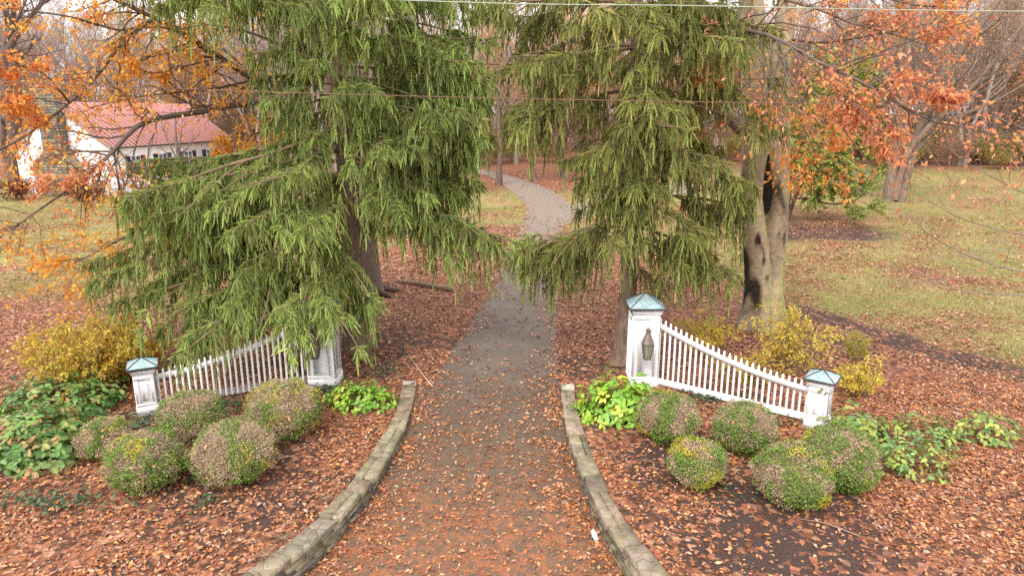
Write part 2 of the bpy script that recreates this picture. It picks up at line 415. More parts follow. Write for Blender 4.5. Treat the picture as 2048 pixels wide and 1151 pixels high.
# ------------------------------------------------------------------ driveway
def drive_strip(name, A, B, n, w, zoff, m, smooth_px=True):
    a = resample(A, n); c = resample(B, n)
    rng = np.random.default_rng(5); b = Buf()
    t = np.linspace(0, 1, w)[None, :, None]
    P = a[:, None, :] * (1 - t) + c[:, None, :] * t
    P[:, :, 2] = drive_z(P[:, :, 1]) + zoff + .035 * (1 - (2 * t[:, :, 0] - 1) ** 2)
    idx = np.arange(n * w).reshape(n, w)
    F = np.stack([idx[:-1, :-1], idx[:-1, 1:], idx[1:, 1:], idx[1:, :-1]], -1).reshape(-1, 4)
    b.add(P.reshape(-1, 3), F, (0.1, .1, .1))
    o = b.build(name, m, smooth=True); o['kind'] = 'structure'; return o
def asphalt():
    m, nt = mat('wet_asphalt'); v = objvec(nt); vs = objvec(nt, (1, 1.0, 1))
    f = noise(nt, 60, 4, .7, v); g = noise(nt, 1.1, 4, .6, v); h = noise(nt, 5.5, 6, .75, v, .6); fl = noise(nt, 34, 5, .8, v)
    y = N(nt, 'ShaderNodeSeparateXYZ'); nt.links.new(v, y.inputs[0])
    near = N(nt, 'ShaderNodeMapRange', i_1=16.5, i_2=9.5, i_3=-.18, i_4=.11); ln(nt, y, 'Y', near, 0)
    base = ramp(nt, f, [(.3, s2l((72, 60, 50))), (.6, s2l((110, 93, 78))), (.8, s2l((152, 132, 110)))])
    base = mixc(nt, ramp(nt, g, [(.35, 0.0), (.65, .6)]), base, s2l((94, 78, 64)))
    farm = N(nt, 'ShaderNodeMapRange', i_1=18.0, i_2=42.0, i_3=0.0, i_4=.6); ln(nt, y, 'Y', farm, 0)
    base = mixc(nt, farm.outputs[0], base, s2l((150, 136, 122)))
    ad = N(nt, 'ShaderNodeMath', operation='ADD'); nt.links.new(h, ad.inputs[0]); ln(nt, near, 0, ad, 1)
    ad2 = N(nt, 'ShaderNodeMath', operation='MULTIPLY_ADD'); ad2.inputs[1].default_value = .55; nt.links.new(fl, ad2.inputs[0]); ln(nt, ad, 0, ad2, 2)
    k = ramp(nt, ad2.outputs[0], [(.82, 0.0), (.98, .9)])
    oc = ramp(nt, fl, [(.35, s2l((126, 78, 52))), (.6, s2l((172, 106, 68))), (.8, s2l((206, 144, 102)))])
    c = mixc(nt, k, base, oc)
    finish(nt, c, ramp(nt, g, [(.35, .42), (.7, .7)]), fl, .4, .012, .4); return m
M['asphalt'] = asphalt()
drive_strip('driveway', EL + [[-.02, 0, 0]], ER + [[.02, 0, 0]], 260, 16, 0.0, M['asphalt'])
FA = np.array([G(*p) for p in [(1060, 440), (1120, 415), (1180, 397), (1260, 377), (1400, 361), (1560, 352), (1700, 343), (1800, 336)]])
FB = np.array([G(*p) for p in [(1110, 458), (1160, 440), (1220, 422), (1300, 400), (1420, 380), (1560, 370), (1700, 357), (1790, 348)]])
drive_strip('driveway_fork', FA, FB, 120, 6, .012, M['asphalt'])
AXIS = lambda y: (xl(y) + xr(y)) / 2

# ------------------------------------------------------------------ stone retaining walls
def stone(buf, A, Bv, C, D, z0, z1, col, rng, ins=.012):
    """stone with plan corners A,B,C,D between heights z0 and z1, worn edges"""
    q = np.array([A, Bv, C, D])[:, :2] + rng.normal(0, .008, (4, 2)); m = q.mean(0)
    i2 = m + (q - m) * (1 - ins * 2 / max(.08, np.abs(q - m).max()))
    zt = z1 + rng.normal(0, .007, 4)
    V = np.vstack([np.c_[q, np.full(4, z0)], np.c_[q, zt - ins], np.c_[i2, zt]])
    F = [[0, 1, 5, 4], [1, 2, 6, 5], [2, 3, 7, 6], [3, 0, 4, 7], [4, 5, 9, 8], [5, 6, 10, 9], [6, 7, 11, 10], [7, 4, 8, 11], [8, 9, 10, 11]]
    buf.add(V, F, col)
def stone_wall(line, side, label, seed):
    rng = np.random.default_rng(seed)
    pts = resample(line, 240); seg = np.r_[0, np.cumsum(np.linalg.norm(np.diff(pts, axis=0), axis=1))]
    T = seg[-1]
    at = lambda s: np.array([np.interp(s, seg, pts[:, i]) for i in range(2)])
    def nr(s):
        d = at(min(s + .06, T)) - at(max(s - .06, 0)); d /= np.linalg.norm(d)
        return np.array([-d[1], d[0]]) * side     # towards the bed
    t = thing('stone_wall', label, 'garden wall', loc=(0, 0, 0))
    cap, face, core = Buf(), Buf(), Buf()
    pal = [(148, 134, 114), (132, 120, 104), (160, 146, 126), (122, 112, 98), (150, 138, 120)]
    def at3(s, o): p = at(s) + nr(s) * o; return p
    s = 0.0
    while s < T - .05:
        L = rng.uniform(.45, 1.1); e = min(s + L, T)
        top = .04 + rng.normal(0, .006)
        cut = rng.uniform(.35, .68) * WALL_T if rng.random() < .3 else None
        g_ = .005
        def quad(o0, o1, s0, s1, tilt): return [at3(s0 + tilt, o0), at3(s1 + tilt * .4, o0), at3(s1 - tilt, o1), at3(s0 - tilt * .5, o1)]
        tl = rng.normal(0, .06)
        rows = [(0, WALL_T)] if cut is None else [(-.01, cut - g_), (cut + g_, WALL_T + rng.normal(0, .015))]
        for (o0, o1) in rows:
            sa, sb = s + g_, e - g_
            if rng.random() < .3 and sb - sa > .3 and len(rows) > 1:
                md = (sa + sb) / 2 + rng.normal(0, .03)
                parts = [(sa, md - g_), (md + g_, sb)]
            else: parts = [(sa, sb)]
            for (p0, p1) in parts:
                stone(cap, *quad(o0, o1, p0, p1, tl), -.05, top + rng.normal(0, .005), pick(rng, pal, 1)[0], rng)
        s = e
    # face courses
    nC_ = 6; s0 = 0
    for k in range(nC_):
        s = rng.uniform(-.2, 0)
        while s < T - .02:
            L = rng.uniform(.18, .5); a, e = max(s, 0) + .006, min(s + L, T) - .006; s += L
            if e - a < .04: continue
            md = (a + e) / 2; y = at(md)[1]; zb = float(drive_z(y)) - .05
            ztop = -.052; hh = (ztop - zb) / nC_
            if hh < .02: 
                if k < nC_ - 2: continue
                hh = .05; zb = ztop - hh * nC_
            z0 = zb + hh * k + .003; z1 = z0 + hh - .006
            o0 = rng.normal(.015, .012)
            stone(face, at3(a, o0), at3(e, o0 + rng.normal(0, .006)), at3(e, .15), at3(a, .15), z0, z1, pick(rng, [(128, 116, 98), (108, 98, 86), (146, 132, 112), (92, 84, 76)], 1)[0], rng, .006)
    ss = np.linspace(0, T, 160)
    o = np.array([np.r_[at3(q, .05), 0] for q in ss]); i_ = np.array([np.r_[at3(q, WALL_T - .03), 0] for q in ss])
    zb = drive_z(o[:, 1]) - .1
    V = np.vstack([np.c_[o[:, :2], zb], np.c_[o[:, :2], np.full(160, .0)], np.c_[i_[:, :2], np.full(160, .0)], np.c_[i_[:, :2], zb]])
    ii = np.arange(159)[:, None]
    F = np.vstack([ii + np.array([[k * 160, k * 160 + 1, k * 160 + 161, k * 160 + 160]]) for k in range(3)])
    core.add(V, F, s2l((74, 68, 54)))
    cap.build('coping', M['slab'], t); face.build('stone_face', M['stone'], t); core.build('mortar', M['stone'], t)
    e = at3(0, WALL_T / 2); R = rotz(math.atan2(*(nr(.02)[::-1])))
    bb = Buf(); box(bb, (e[0], e[1] + .1, .045), (WALL_T * .95, .26, .11), s2l((206, 194, 178)), .015, R)
    bb.build('end_stone', M['stone'], t)
    return t
stone_wall(Lw, -1, 'curved low fieldstone wall edging the driveway below the bed of grey-brown boxwood balls', 11)
stone_wall(Rw, 1, 'curved low fieldstone wall edging the driveway beside the white scrap of paper', 12)

# ------------------------------------------------------------------ gate pillars, posts, lanterns, fences
def pyramid(buf, w, z0, z1, col):
    h = w / 2
    V = [(-h, -h, z0), (h, -h, z0), (h, h, z0), (-h, h, z0), (0, 0, z1)]
    buf.add(V, [[0, 1, 4], [1, 2, 4], [2, 3, 4], [3, 0, 4]], col)
def make_pillar(name, label, cat, group, loc, rz, w, h, cap_w, cap_h):
    t = thing(name, label, cat, group, loc, rz)
    b = Buf(); W_ = (.8, .8, .8)
    box(b, (0, 0, h / 2), (w, w, h), W_, .008)
    sh = Buf()
    st = w * .2; d = .018                         # raised stiles and rails around a recessed panel, all four faces
    for k in range(4):
        R = rotz(k * pi / 2)
        def pc(cx, cz, sx, sz):
            box(sh, R @ np.array([cx, -(w / 2 + d / 2 + .001), cz]), (sx, d, sz), W_, .004, R)
        zb, zt = .17, h - .14
        pc(-(w / 2 - st / 2), (zb + zt) / 2, st - .004, zt - zb - .16); pc(w / 2 - st / 2, (zb + zt) / 2, st - .004, zt - zb - .16)
        pc(0, zt - .04, w, .078); pc(0, zb + .04, w, .078)
        pc(0, (zb + zt) / 2, w - 2 * st - .12, zt - zb - .30)          # raised field
    b.build('shaft', M['paint'], t)
    sh.build('panel', M['paint'], t)
    p = Buf(); box(p, (0, 0, .085), (w + .07, w + .07, .17), W_, .012); p.build('plinth', M['paint'], t)
    f = Buf(); box(f, (0, 0, -.04), (w + .14, w + .14, .09), W_, .01); f.build('footing', M['concrete'], t)
    c = Buf()
    box(c, (0, 0, h - .055), (w + .07, w + .07, .07), W_, .012); box(c, (0, 0, h + .003), (w + .12, w + .12, .05), W_, .012)
    c.build('cornice', M['paint'], t)
    e = Buf(); box(e, (0, 0, h + .05), (cap_w, cap_w, .045), W_, .006); e.build('cap_edge', M['cap_edge'], t)
    q = Buf(); pyramid(q, cap_w - .012, h + .0735, h + .0735 + cap_h, (.4, .6, .6)); co = q.build('cap', M['copper'], t)
    r = Buf(); hw = cap_w / 2 - .01
    for sx in (-1, 1):
        for sy in (-1, 1):
            tubes(r, [(sx * hw, sy * hw, h + .078), (0, 0, h + .08 + cap_h)], [.011, .011], 6, (.1, .1, .1))
    r.build('ridge_seam', M['cap_edge'], co)
    return t
BIG_W, BIG_H, SM_W, SM_H = .60, 1.84, .37, .98
bigR = G(1287, 773); bigL = G(645, 771)
smR = G(1640, 856); smL = G(290, 826)
PR = make_pillar('gate_pillar', 'tall white panelled pillar with green copper cap, lantern fully in view', 'gate pillar', 'tall gate pillars', (bigR[0], bigR[1] + .3, 0), 0, BIG_W, BIG_H, .82, .27)
PL = make_pillar('gate_pillar', 'tall white panelled pillar half hidden behind drooping spruce branches', 'gate pillar', 'tall gate pillars', (bigL[0], bigL[1] + .3, 0), 0, BIG_W, BIG_H, .82, .27)
def ang(a, c): return math.atan2(c[1] - a[1], c[0] - a[0])
cR = np.array([bigR[0], bigR[1] + .3]); cL = np.array([bigL[0], bigL[1] + .3])
sR = np.array([smR[0], smR[1] + .16]); sL = np.array([smL[0], smL[1] + .16])
aR = ang(cR, sR); aL = ang(sL, cL)
make_pillar('fence_post', 'short white post with unobstructed copper cap, ivy sprig near its top', 'fence post', 'short fence posts', (*sR, 0), aR, SM_W, SM_H, .59, .15)
make_pillar('fence_post', 'short white post whose copper cap sits under spruce branches', 'fence post', 'short fence posts', (*sL, 0), aL, SM_W, SM_H, .59, .15)

def fence(a, c, wa, wc, za, zc, label, n, flip):
    """picket fence from the tall end a to the low end c with a scooped top"""
    a, c = np.asarray(a), np.asarray(c); d = c - a; L = np.linalg.norm(d); d /= L
    t = thing('picket_fence', label, 'fence', 'white picket fences', (*a, 0), math.atan2(d[1], d[0]))
    s0, s1 = wa, L - wc
    top = lambda s: zc + (za - zc) * (lambda q: (1 - q) ** 1.7 * .9 + .1 * (1 - q))((s - s0) / (s1 - s0))
    rl = Buf(); ss = np.linspace(s0, s1, 30)
    hw, hh = .022, .058
    V = []; 
    for s in ss:
        z = top(s); sl = math.atan((top(s + .01) - top(s - .01)) / .02) if s0 < s < s1 else 0; k = hh / max(.6, cos(sl))
        V += [(s, -hw - .021, z - k), (s, hw - .021, z - k), (s, hw - .021, z + k), (s, -hw - .021, z + k)]
    i = np.arange(29)[:, None] * 4
    F = np.vstack([i + np.array([[k, (k + 1) % 4, (k + 1) % 4 + 4, k + 4]]) for k in range(4)])
    rl.add(V, F, (.8, .8, .8)); rl.build('top_rail', M['paint'], t)
    br = Buf(); box(br, ((s0 + s1) / 2, -.021, .13), (s1 - s0, .044, .15), (.8, .8, .8), .006); br.build('bottom_rail', M['paint'], t)
    for k in range(n):
        s = s0 + (k + .55) * (s1 - s0) / n
        p = Buf(); z = top(s) + .17; w = .023
        V = [(x, y, .06) for x, y in ((-w, .003), (w, .003), (w, .029), (-w, .029))] + [(x, y, z - .03) for x, y in ((-w, .003), (w, .003), (w, .029), (-w, .029))] + [(-w * .45, .008, z), (w * .45, .008, z), (w * .45, .024, z), (-w * .45, .024, z)]
        V = np.array(V) + [s, 0, 0]
        F = [[0, 1, 5, 4], [1, 2, 6, 5], [2, 3, 7, 6], [3, 0, 4, 7], [4, 5, 9, 8], [5, 6, 10, 9], [6, 7, 11, 10], [7, 4, 8, 11], [8, 9, 10, 11]]
        p.add(V, F, (.8, .8, .8)); p.build('picket', M['paint'], t)
    return t
fence(cR, sR, BIG_W / 2 + .03, SM_W / 2 + .01, 1.50, .72, 'white scooped picket fence in full view in front of yellow shrubs', 27, False)
fence(cL, sL, BIG_W / 2 + .03, SM_W / 2 + .01, 1.50, .72, 'white scooped picket fence partly hidden behind hanging spruce branches', 27, True)

def frustum(buf, z0, z1, r0, r1, sides=4, rot=pi / 4, col=(.2, .2, .2)):
    th = rot + np.arange(sides) * 2 * pi / sides
    V = np.vstack([np.c_[np.cos(th) * r0, np.sin(th) * r0, np.full(sides, z0)], np.c_[np.cos(th) * r1, np.sin(th) * r1, np.full(sides, z1)]])
    i = np.arange(sides); j = (i + 1) % sides
    buf.add(V, np.stack([i, j, j + sides, i + sides], -1), col)
    buf.add(V[:sides], i[::-1][None], col); buf.add(V[sides:], i[None], col)
def lantern(loc, label):
    t = thing('gate_lantern', label, 'lantern', 'lanterns on the gate pillars', loc)
    t.scale = (.86, .86, .95)
    b = Buf(); frustum(b, .40, .62, .195, .085); frustum(b, .37, .40, .2, .2); frustum(b, .62, .70, .082, .074); frustum(b, .70, .725, .095, .095); frustum(b, .725, .77, .075, .03)
    b.build('lantern_roof', M['dark_metal'], t)
    f = Buf()
    th = pi / 4 + np.arange(4) * pi / 2
    for a in th:
        tubes(f, [(cos(a) * .115, sin(a) * .115, .03), (cos(a) * .185, sin(a) * .185, .37)], [.012, .012], 5, (.2, .2, .2))
    frustum(f, 0, .035, .125, .13)
    for q in range(4):
        for z, r in ((.21, .152),):
            a0, a1 = th[q], th[(q + 1) % 4]
        m0 = (np.array([cos(th[q]), sin(th[q])]) + np.array([cos(th[(q + 1) % 4]), sin(th[(q + 1) % 4])])) / 2
        tubes(f, [(*(m0 * .115), .03), (*(m0 * .183), .37)], [.007, .007], 4, (.2, .2, .2))
    f.build('lantern_frame', M['dark_metal'], t)
    g_ = Buf(); frustum(g_, .036, .369, .112, .178); g_.build('lantern_glass', M['glass'], t)
    c = Buf(); frustum(c, .04, .2, .022, .022, 8); c.build('candle', M['paper'], t)
    h = Buf()
    tubes(h, [(0, 0, .77), (0, 0, .86), (0, .02, .93), (0, .08, .985), (0, .15, .99), (0, .225, .95)], [.011] * 6, 6, s2l((60, 110, 100)))
    h.build('bracket', M['copper'], t)
    r = Buf(); a = np.linspace(0, 2 * pi, 15)
    tubes(r, np.c_[.045 * np.cos(a), np.zeros(15), .80 + .045 * np.sin(a)], np.full(15, .005), 4, (.3, .3, .3)); r.build('ring', M['dark_metal'], t)
    return t
lantern((bigR[0] + .0, bigR[1] - .225, .77), 'dark metal four-sided lantern hanging in full view on the tall white pillar')
lantern((bigL[0] - .05, bigL[1] - .225, .77), 'dark four-sided lantern peeping out between spruce sprays on the half-hidden pillar')

# ------------------------------------------------------------------ spruces
def fingers(buf, P, D, L, R, col, k=12, w=.011, rng=None):
    n = len(P)
    if n == 0: return
    D = nrm(D); ref = np.where(np.abs(D[:, 2:3]) > .9, [[1.0, 0, 0]], [[0, 0, 1.0]])
    a = nrm(np.cross(D, ref)); b_ = np.cross(D, a)
    j = np.arange(k); t = (j + .3) / k
    ph = j * 2.4 + rng.uniform(0, 6, (n, 1))
    perp = a[:, None] * np.cos(ph)[..., None] + b_[:, None] * np.sin(ph)[..., None]
    sid = np.cross(D[:, None], perp)
    Lc = L[:, None, None]; Rc = (R[:, None] * (1.05 - .45 * t))[..., None]
    sag = np.zeros((n, k, 3)); sag[:, :, 2] = -.22 * L[:, None] * t ** 2
    base = P[:, None] + D[:, None] * (t[None, :, None] * Lc) + sag
    tip = base + (D[:, None] * .95 + perp * .8) * Rc
    V = np.stack([base - sid * w, base + sid * w, tip], 2)
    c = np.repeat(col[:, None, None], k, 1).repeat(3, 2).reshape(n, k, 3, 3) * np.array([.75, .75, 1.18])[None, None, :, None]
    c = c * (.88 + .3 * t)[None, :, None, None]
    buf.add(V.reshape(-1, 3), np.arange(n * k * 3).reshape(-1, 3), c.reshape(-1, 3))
    # stem with two crossed blades of needles
    end = P + D * L[:, None]; end[:, 2] -= .22 * L
    for ax in (a, b_):
        q = ax * R[:, None] * .30
        m1 = P + D * L[:, None] * .3; m2 = P + D * L[:, None] * .85; m1[:, 2] -= .02 * L; m2[:, 2] -= .16 * L
        V = np.stack([P - q * .4, P + q * .4, m1 + q, m2 + q * .9, end + D * R[:, None] * .4, m2 - q * .9, m1 - q], 1)
        F = np.arange(n)[:, None] * 7
        buf.add(V.reshape(-1, 3), np.concatenate([F + np.array([[0, 1, 2, 6]]), F + np.array([[6, 2, 3, 5]])]), np.repeat(col * .92, 7, 0))
        buf.L.append((np.concatenate([F + np.array([[5, 3, 4]])]) + buf.n - n * 7).ravel()); buf.T.append(np.full(n, 3, np.int64))

SPR = [(144, 162, 86), (160, 178, 98), (174, 192, 112), (126, 146, 76), (184, 200, 118), (166, 174, 92)]
def spruce(name, label, base, height, r0, boughs, seed, pal, dead=.08, lean=(0, 0), fin=1.0, gap=.4):
    rng = np.random.default_rng(seed)
    t = thing(name, label, 'tree', loc=tuple(base))
    b = Buf(); zz = np.linspace(-.15, height, 40)
    axis = lambda z: np.stack([lean[0] * z / height + .05 * np.sin(z * .5), lean[1] * z / height + .04 * np.cos(z * .4), z], -1)
    rad = r0 * (1 - zz / (height * 1.02)) ** .85 + .14 * np.exp(-np.maximum(zz, 0) / .35)
    tubes(b, axis(zz), rad, 18, s2l((124, 104, 90)))
    b.build('trunk', M['bark'], t, True)
    limb, crown = Buf(), Buf()
    FP, FD, FL, FR, FC = [], [], [], [], []
    TW, TR = [], []
    DN = np.array([0, 0, -1.0])
    def put(B, D, L, R, c): FP.append(B); FD.append(D); FL.append(L); FR.append(R); FC.append(c)
    axes = []; gn, gn2 = Noise(seed + 40, 1.9), Noise(seed + 41, .8)
    for (z0, az, L, droop, lift, dens) in boughs:
        n = 12; s_ = np.linspace(0, 1, n)
        a = az + rng.normal(0, .2) * np.sin(s_ * 2.5) + rng.normal(0, .08) * np.sin(s_ * 7 + rng.uniform(0, 6))
        st = L / (n - 1)
        hx = np.cumsum(np.r_[0, np.cos(a)[1:] * st]); hy = np.cumsum(np.r_[0, np.sin(a)[1:] * st])
        z = z0 + L * (.05 * s_ - droop * s_ ** 1.4 + lift * np.maximum(s_ - .55, 0) ** 2 * 2 + .015 * np.sin(s_ * 9 + rng.uniform(0, 6)))
        A0 = axis(np.array([z0]))[0]
        P = np.stack([A0[0] + hx, A0[1] + hy, z], -1); P[:, 2] = np.maximum(P[:, 2], .55)
        tubes(limb, P, (.012 + .008 * L) * (1 - s_) ** .9 + .005, 6, s2l((128, 108, 86)))
        axes.append((P, L, dens, .2))
        for k in range(rng.integers(2, 5) if L > 1.8 else 1):
            q = rng.uniform(.25, .75); f = q * (n - 1); i = int(f); p = P[i] + (P[i + 1] - P[i]) * (f - i)
            l = max(.7, L * (1 - q) * rng.uniform(.6, 1.05)); m = 8; ss = np.linspace(0, 1, m)
            aa = a[i] + rng.choice([-1, 1]) * rng.uniform(.3, .85) + rng.normal(0, .15) * np.sin(ss * 4)
            Q = np.stack([p[0] + np.cumsum(np.r_[0, np.cos(aa)[1:] * l / (m - 1)]), p[1] + np.cumsum(np.r_[0, np.sin(aa)[1:] * l / (m - 1)]), p[2] + l * (.06 * ss - rng.uniform(.2, .6) * ss ** 1.5 + .12 * np.maximum(ss - .6, 0))], -1)
            Q[:, 2] = np.maximum(Q[:, 2], .5)
            tubes(limb, Q, .018 * (1 - ss) + .005, 5, s2l((134, 112, 88)))
            axes.append((Q, l, dens, .05))
    for (P, L, dens, t0) in axes:
        n = len(P); tone0 = rng.normal(0, .14); brn = s2l((150, 130, 84))
        for q in np.arange(max(t0, .25 / L), 1.0, .17 / max(dens, .2) / L):
            f = q * (n - 1); i = min(int(f), n - 2); p = P[i] + (P[i + 1] - P[i]) * (f - i)
            tg = nrm(P[min(i + 1, n - 1)] - P[max(i - 1, 0)])
            hd = nrm(np.array([tg[0], tg[1], 0])); sd = np.array([-hd[1], hd[0], 0])
            if gn(p) + .5 * gn2(p) < -gap - (.3 if dens > 1.05 else 0) + .1 * rng.normal(): continue
            k = 3                                       # shoots lying along the top of the limb
            put(np.repeat(p[None], k, 0) + [0, 0, .01], hd * rng.uniform(.4, 1, (k, 1)) + sd * rng.normal(0, .7, (k, 1)) + [0, 0, .12] + rng.normal(0, .12, (k, 3)), rng.uniform(.14, .28, k), rng.uniform(.032, .046, k), pick(rng, pal, k, .12) * (1.12 + tone0))
            for side in (-1, 1, 0):
                if side == 0:
                    if rng.random() > .75: continue
                    l = rng.uniform(.35, 1.0) * (1 if q < .85 else .6); d0 = hd * .25 + sd * rng.normal(0, .25); dr_ = 1.4
                else:
                    if rng.random() < .12: continue
                    env = math.sin(pi * min(1, q ** .75 * .93 + .05)) * .85 + .18
                    l = env * rng.uniform(.4, 1.05) * min(1.15, .4 + L * .15)
                    an = rng.uniform(.6, 1.25)
                    d0 = hd * cos(an) + sd * side * sin(an); dr_ = rng.uniform(.35, 1.0)
                m = 6; qq = np.linspace(0, 1, m)[:, None]
                T = p + d0 * l * (qq - .22 * qq ** 2) + DN * l * dr_ * qq ** 1.6 + np.array([0, 0, .06]) * l
                T[:, 2] = np.maximum(T[:, 2], .25)
                TW.append(T); TR.append(np.linspace(.006, .0025, m))
                if rng.random() < dead: continue
                nf = max(3, int(l / (.095 / fin)))
                u = (np.arange(nf) + rng.uniform(.2, .8, nf)) / nf * .97 + .03
                ff = u * (m - 1); ii = np.minimum(ff.astype(int), m - 2)
                B = T[ii] + (T[ii + 1] - T[ii]) * (ff - ii)[:, None]; tt = nrm(T[ii + 1] - T[ii])
                ps = nrm(np.cross(tt, rng.normal(size=(nf, 3)) * .5 + np.array([0, 0, 1.0])))
                tone = rng.normal(0, .12) + tone0; bmix = min(.75, max(0, .55 - q * 1.1) * rng.uniform(.3, 1.3) + (.5 if rng.random() < dead * .8 else 0))
                for sgn in (1, -1):
                    D = tt * rng.uniform(.5, 1.0, (nf, 1)) + ps * sgn * rng.uniform(.2, .75, (nf, 1)) + DN * rng.uniform(.3, .9, (nf, 1))
                    put(B, D, rng.uniform(.13, .30, nf) * (1.1 - .35 * u), rng.uniform(.032, .048, nf), (pick(rng, pal, nf, .1) * (1 - bmix) + brn * bmix) * (1 + tone))
                put(T[-1:], T[-1:] - T[-2:-1], np.array([.24]), np.array([.042]), pick(rng, pal, 1) * (1.1 + tone))
    TW = np.array(TW); TR = np.array(TR)
    tubes(limb, TW, TR, 3, pick(rng, [(150, 128, 96), (126, 106, 80)], len(TW)))
    FP, FD, FL, FR, FC = map(np.concatenate, (FP, FD, FL, FR, FC))
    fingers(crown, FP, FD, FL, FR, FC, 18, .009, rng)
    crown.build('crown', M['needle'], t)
    # bare hanging dead twigs
    nd = int(260 * (dead / .08)); k = rng.integers(0, len(TW), nd)
    st = TW[k, rng.integers(1, 5, nd)]; l = rng.uniform(.25, .8, nd)[:, None]; dd = rng.normal(0, .35, (nd, 3)) + [0, 0, -1.0]
    q = np.linspace(0, 1, 4)[None, :, None]
    Pd = st[:, None] + nrm(dd)[:, None] * l[:, None] * q + rng.normal(0, .03, (nd, 4, 3)) * q
    tubes(limb, Pd, np.repeat(np.linspace(.006, .0025, 4)[None], nd, 0), 3, pick(rng, [(186, 158, 124), (164, 136, 108)], nd))
    limb.build('limb', M['twig'], t)
    print(name, 'fingers', len(FP))
    return t

def tier(rng, z0, z1, n, Lf, droop=(.18, .42), lift=(.08, .2), dens=1.0, az=(0, 2 * pi)):
    out = []
    for k in range(n):
        z = z0 + (z1 - z0) * (k + rng.uniform(0, 1)) / n
        a = az[0] + (az[1] - az[0]) * ((k * .618 + rng.uniform(0, .1)) % 1)
        out.append((z, a, Lf(z, a) * rng.uniform(.85, 1.1), rng.uniform(*droop), rng.uniform(*lift), dens))
    return out
rng = np.random.default_rng(21)
tl = G(712, 700)
def LfL(z, a):
    left = max(0, -cos(a)); right = max(0, cos(a)); front = max(0, -sin(a))
    if z < 5.8: return 2.7 + 2.3 * left + .5 * right + .2 * front
    if z < 8.4: return 1.7 + .1 * left + 1.9 * right + .4 * front
    return 1.9 + .4 * left + 2.2 * right
d2 = lambda x: radians(x)
B = tier(rng, 3.5, 5.7, 18, LfL, (.22, .40)) + tier(rng, 5.6, 8.4, 22, LfL, (.15, .35)) + tier(rng, 8.4, 10.5, 14, LfL, (.1, .25)) + tier(rng, 10.5, 15.5, 16, lambda z, a: 3.4 * (16.5 - z) / 6, (.1, .3), dens=.5)
B = [q for q in B if not (q[0] < 4.6 and 262 < math.degrees(q[1]) % 360 < 338)]
# boughs placed where the photograph shows them
B += [(3.9, d2(186), 6.4, .34, .10, 1.1), (3.4, d2(205), 5.6, .36, .10, 1.1), (2.7, d2(222), 5.4, .30, .10, 1.1), (3.0, d2(240), 4.0, .3, .05, 1.0),
      (5.5, d2(182), 5.4, .20, .10, 1.1), (5.2, d2(196), 5.2, .26, .12, 1.1), (4.7, d2(212), 5.0, .30, .12, 1.1), (3.4, d2(266), 3.8, .53, .05, 1.2), (3.3, d2(248), 3.4, .34, .05, 1.0),  (2.5, d2(229), 4.7, .28, .05, 1.1), (2.2, d2(298), 1.7, .45, .05, 1.1), (6.5, d2(352), 4.3, .1, .1, 1.1), (6.9, d2(340), 4.2, .1, .1, 1.1), (7.4, d2(357), 4.2, .12, .1, 1.1), (3.6, d2(356), 4.6, .17, .05, .9), (7.9, d2(348), 4.0, .1, .1, 1.1), (5.9, d2(4), 4.1, .13, .1, 1.1),
      (4.9, d2(352), 3.7, .24, .10, 1.0), (5.0, d2(330), 3.2, .30, .12, 1.1), (4.7, d2(10), 3.3, .2, .10, .9), (5.8, d2(345), 3.7, .16, .12, 1.1), (3.9, d2(349), 4.5, .21, .05, .9), (6.4, d2(335), 4.0, .2, .12, 1.1), (6.0, d2(318), 3.4, .26, .12, 1.1),
      (9.3, d2(184), 5.4, .04, .04, .8), (9.6, d2(196), 5.0, .05, .04, .8), (9.2, d2(174), 4.2, .03, .04, .7), (9.0, d2(215), 3.6, .12, .04, .8), (8.9, d2(350), 4.0, .1, .05, .9), (2.75, d2(264), 4.2, .40, .02, .75), (2.7, d2(219), 5.2, .28, .06, 1.1)]
spruce('spruce_tree', 'large weeping spruce with drooping branches spread over the half-hidden picket fence', (tl[0], tl[1], 0), 17, .30, B, 31, SPR, .07, gap=.26)
rng = np.random.default_rng(22)
tr_ = G(1248, 727)
LfR = lambda z, a: (2.1 if z < 6 else 2.7) + .6 * (abs(cos(a)) if z > 6 or cos(a) > 0 else -.8 * abs(cos(a)))
B = tier(rng, 3.4, 6.0, 14, LfR, (.26, .5), (.05, .15), 1.0) + tier(rng, 6, 9.5, 21, LfR, (.2, .45), dens=1.0) + tier(rng, 9.5, 14.5, 18, lambda z, a: 3.4 * (16 - z) / 6, (.15, .3), dens=.5)
B += [(3.5, d2(178), 2.6, .30, .1, 1.1), (3.8, d2(200), 2.8, .34, .1, 1.0), (3.3, d2(350), 2.6, .42, .08, 1.1), (3.2, d2(322), 2.4, .45, .08, 1.1), (4.4, d2(352), 2.7, .36, .1, 1.1), (5.2, d2(345), 2.8, .3, .1, 1.1),
      (2.6, d2(300), 1.3, .45, .1, .9), (5.2, d2(265), 2.0, .4, .1, 1.1), (4.7, d2(287), 1.9, .42, .1, 1.1), (6.0, d2(252), 2.2, .4, .1, 1.1), (6.8, d2(280), 2.3, .38, .1, 1.1), (7.6, d2(266), 2.3, .36, .1, 1.1), (8.5, d2(275), 2.3, .34, .1, 1.1), (4.6, d2(200), 1.7, .32, .1, 1.0), (5.4, d2(184), 1.8, .24, .1, 1.0), (6.6, d2(176), 3.3, .2, .1, 1.1), (3.3, d2(186), 3.0, .26, .1, 1.1), (3.0, d2(170), 2.6, .3, .1, 1.1), (7.6, d2(186), 3.4, .18, .1, 1.0), (8.6, d2(180), 3.4, .15, .1, 1.0), (7.2, d2(352), 3.3, .2, .1, 1.0), (8.2, d2(340), 3.2, .2, .1, 1.0)]
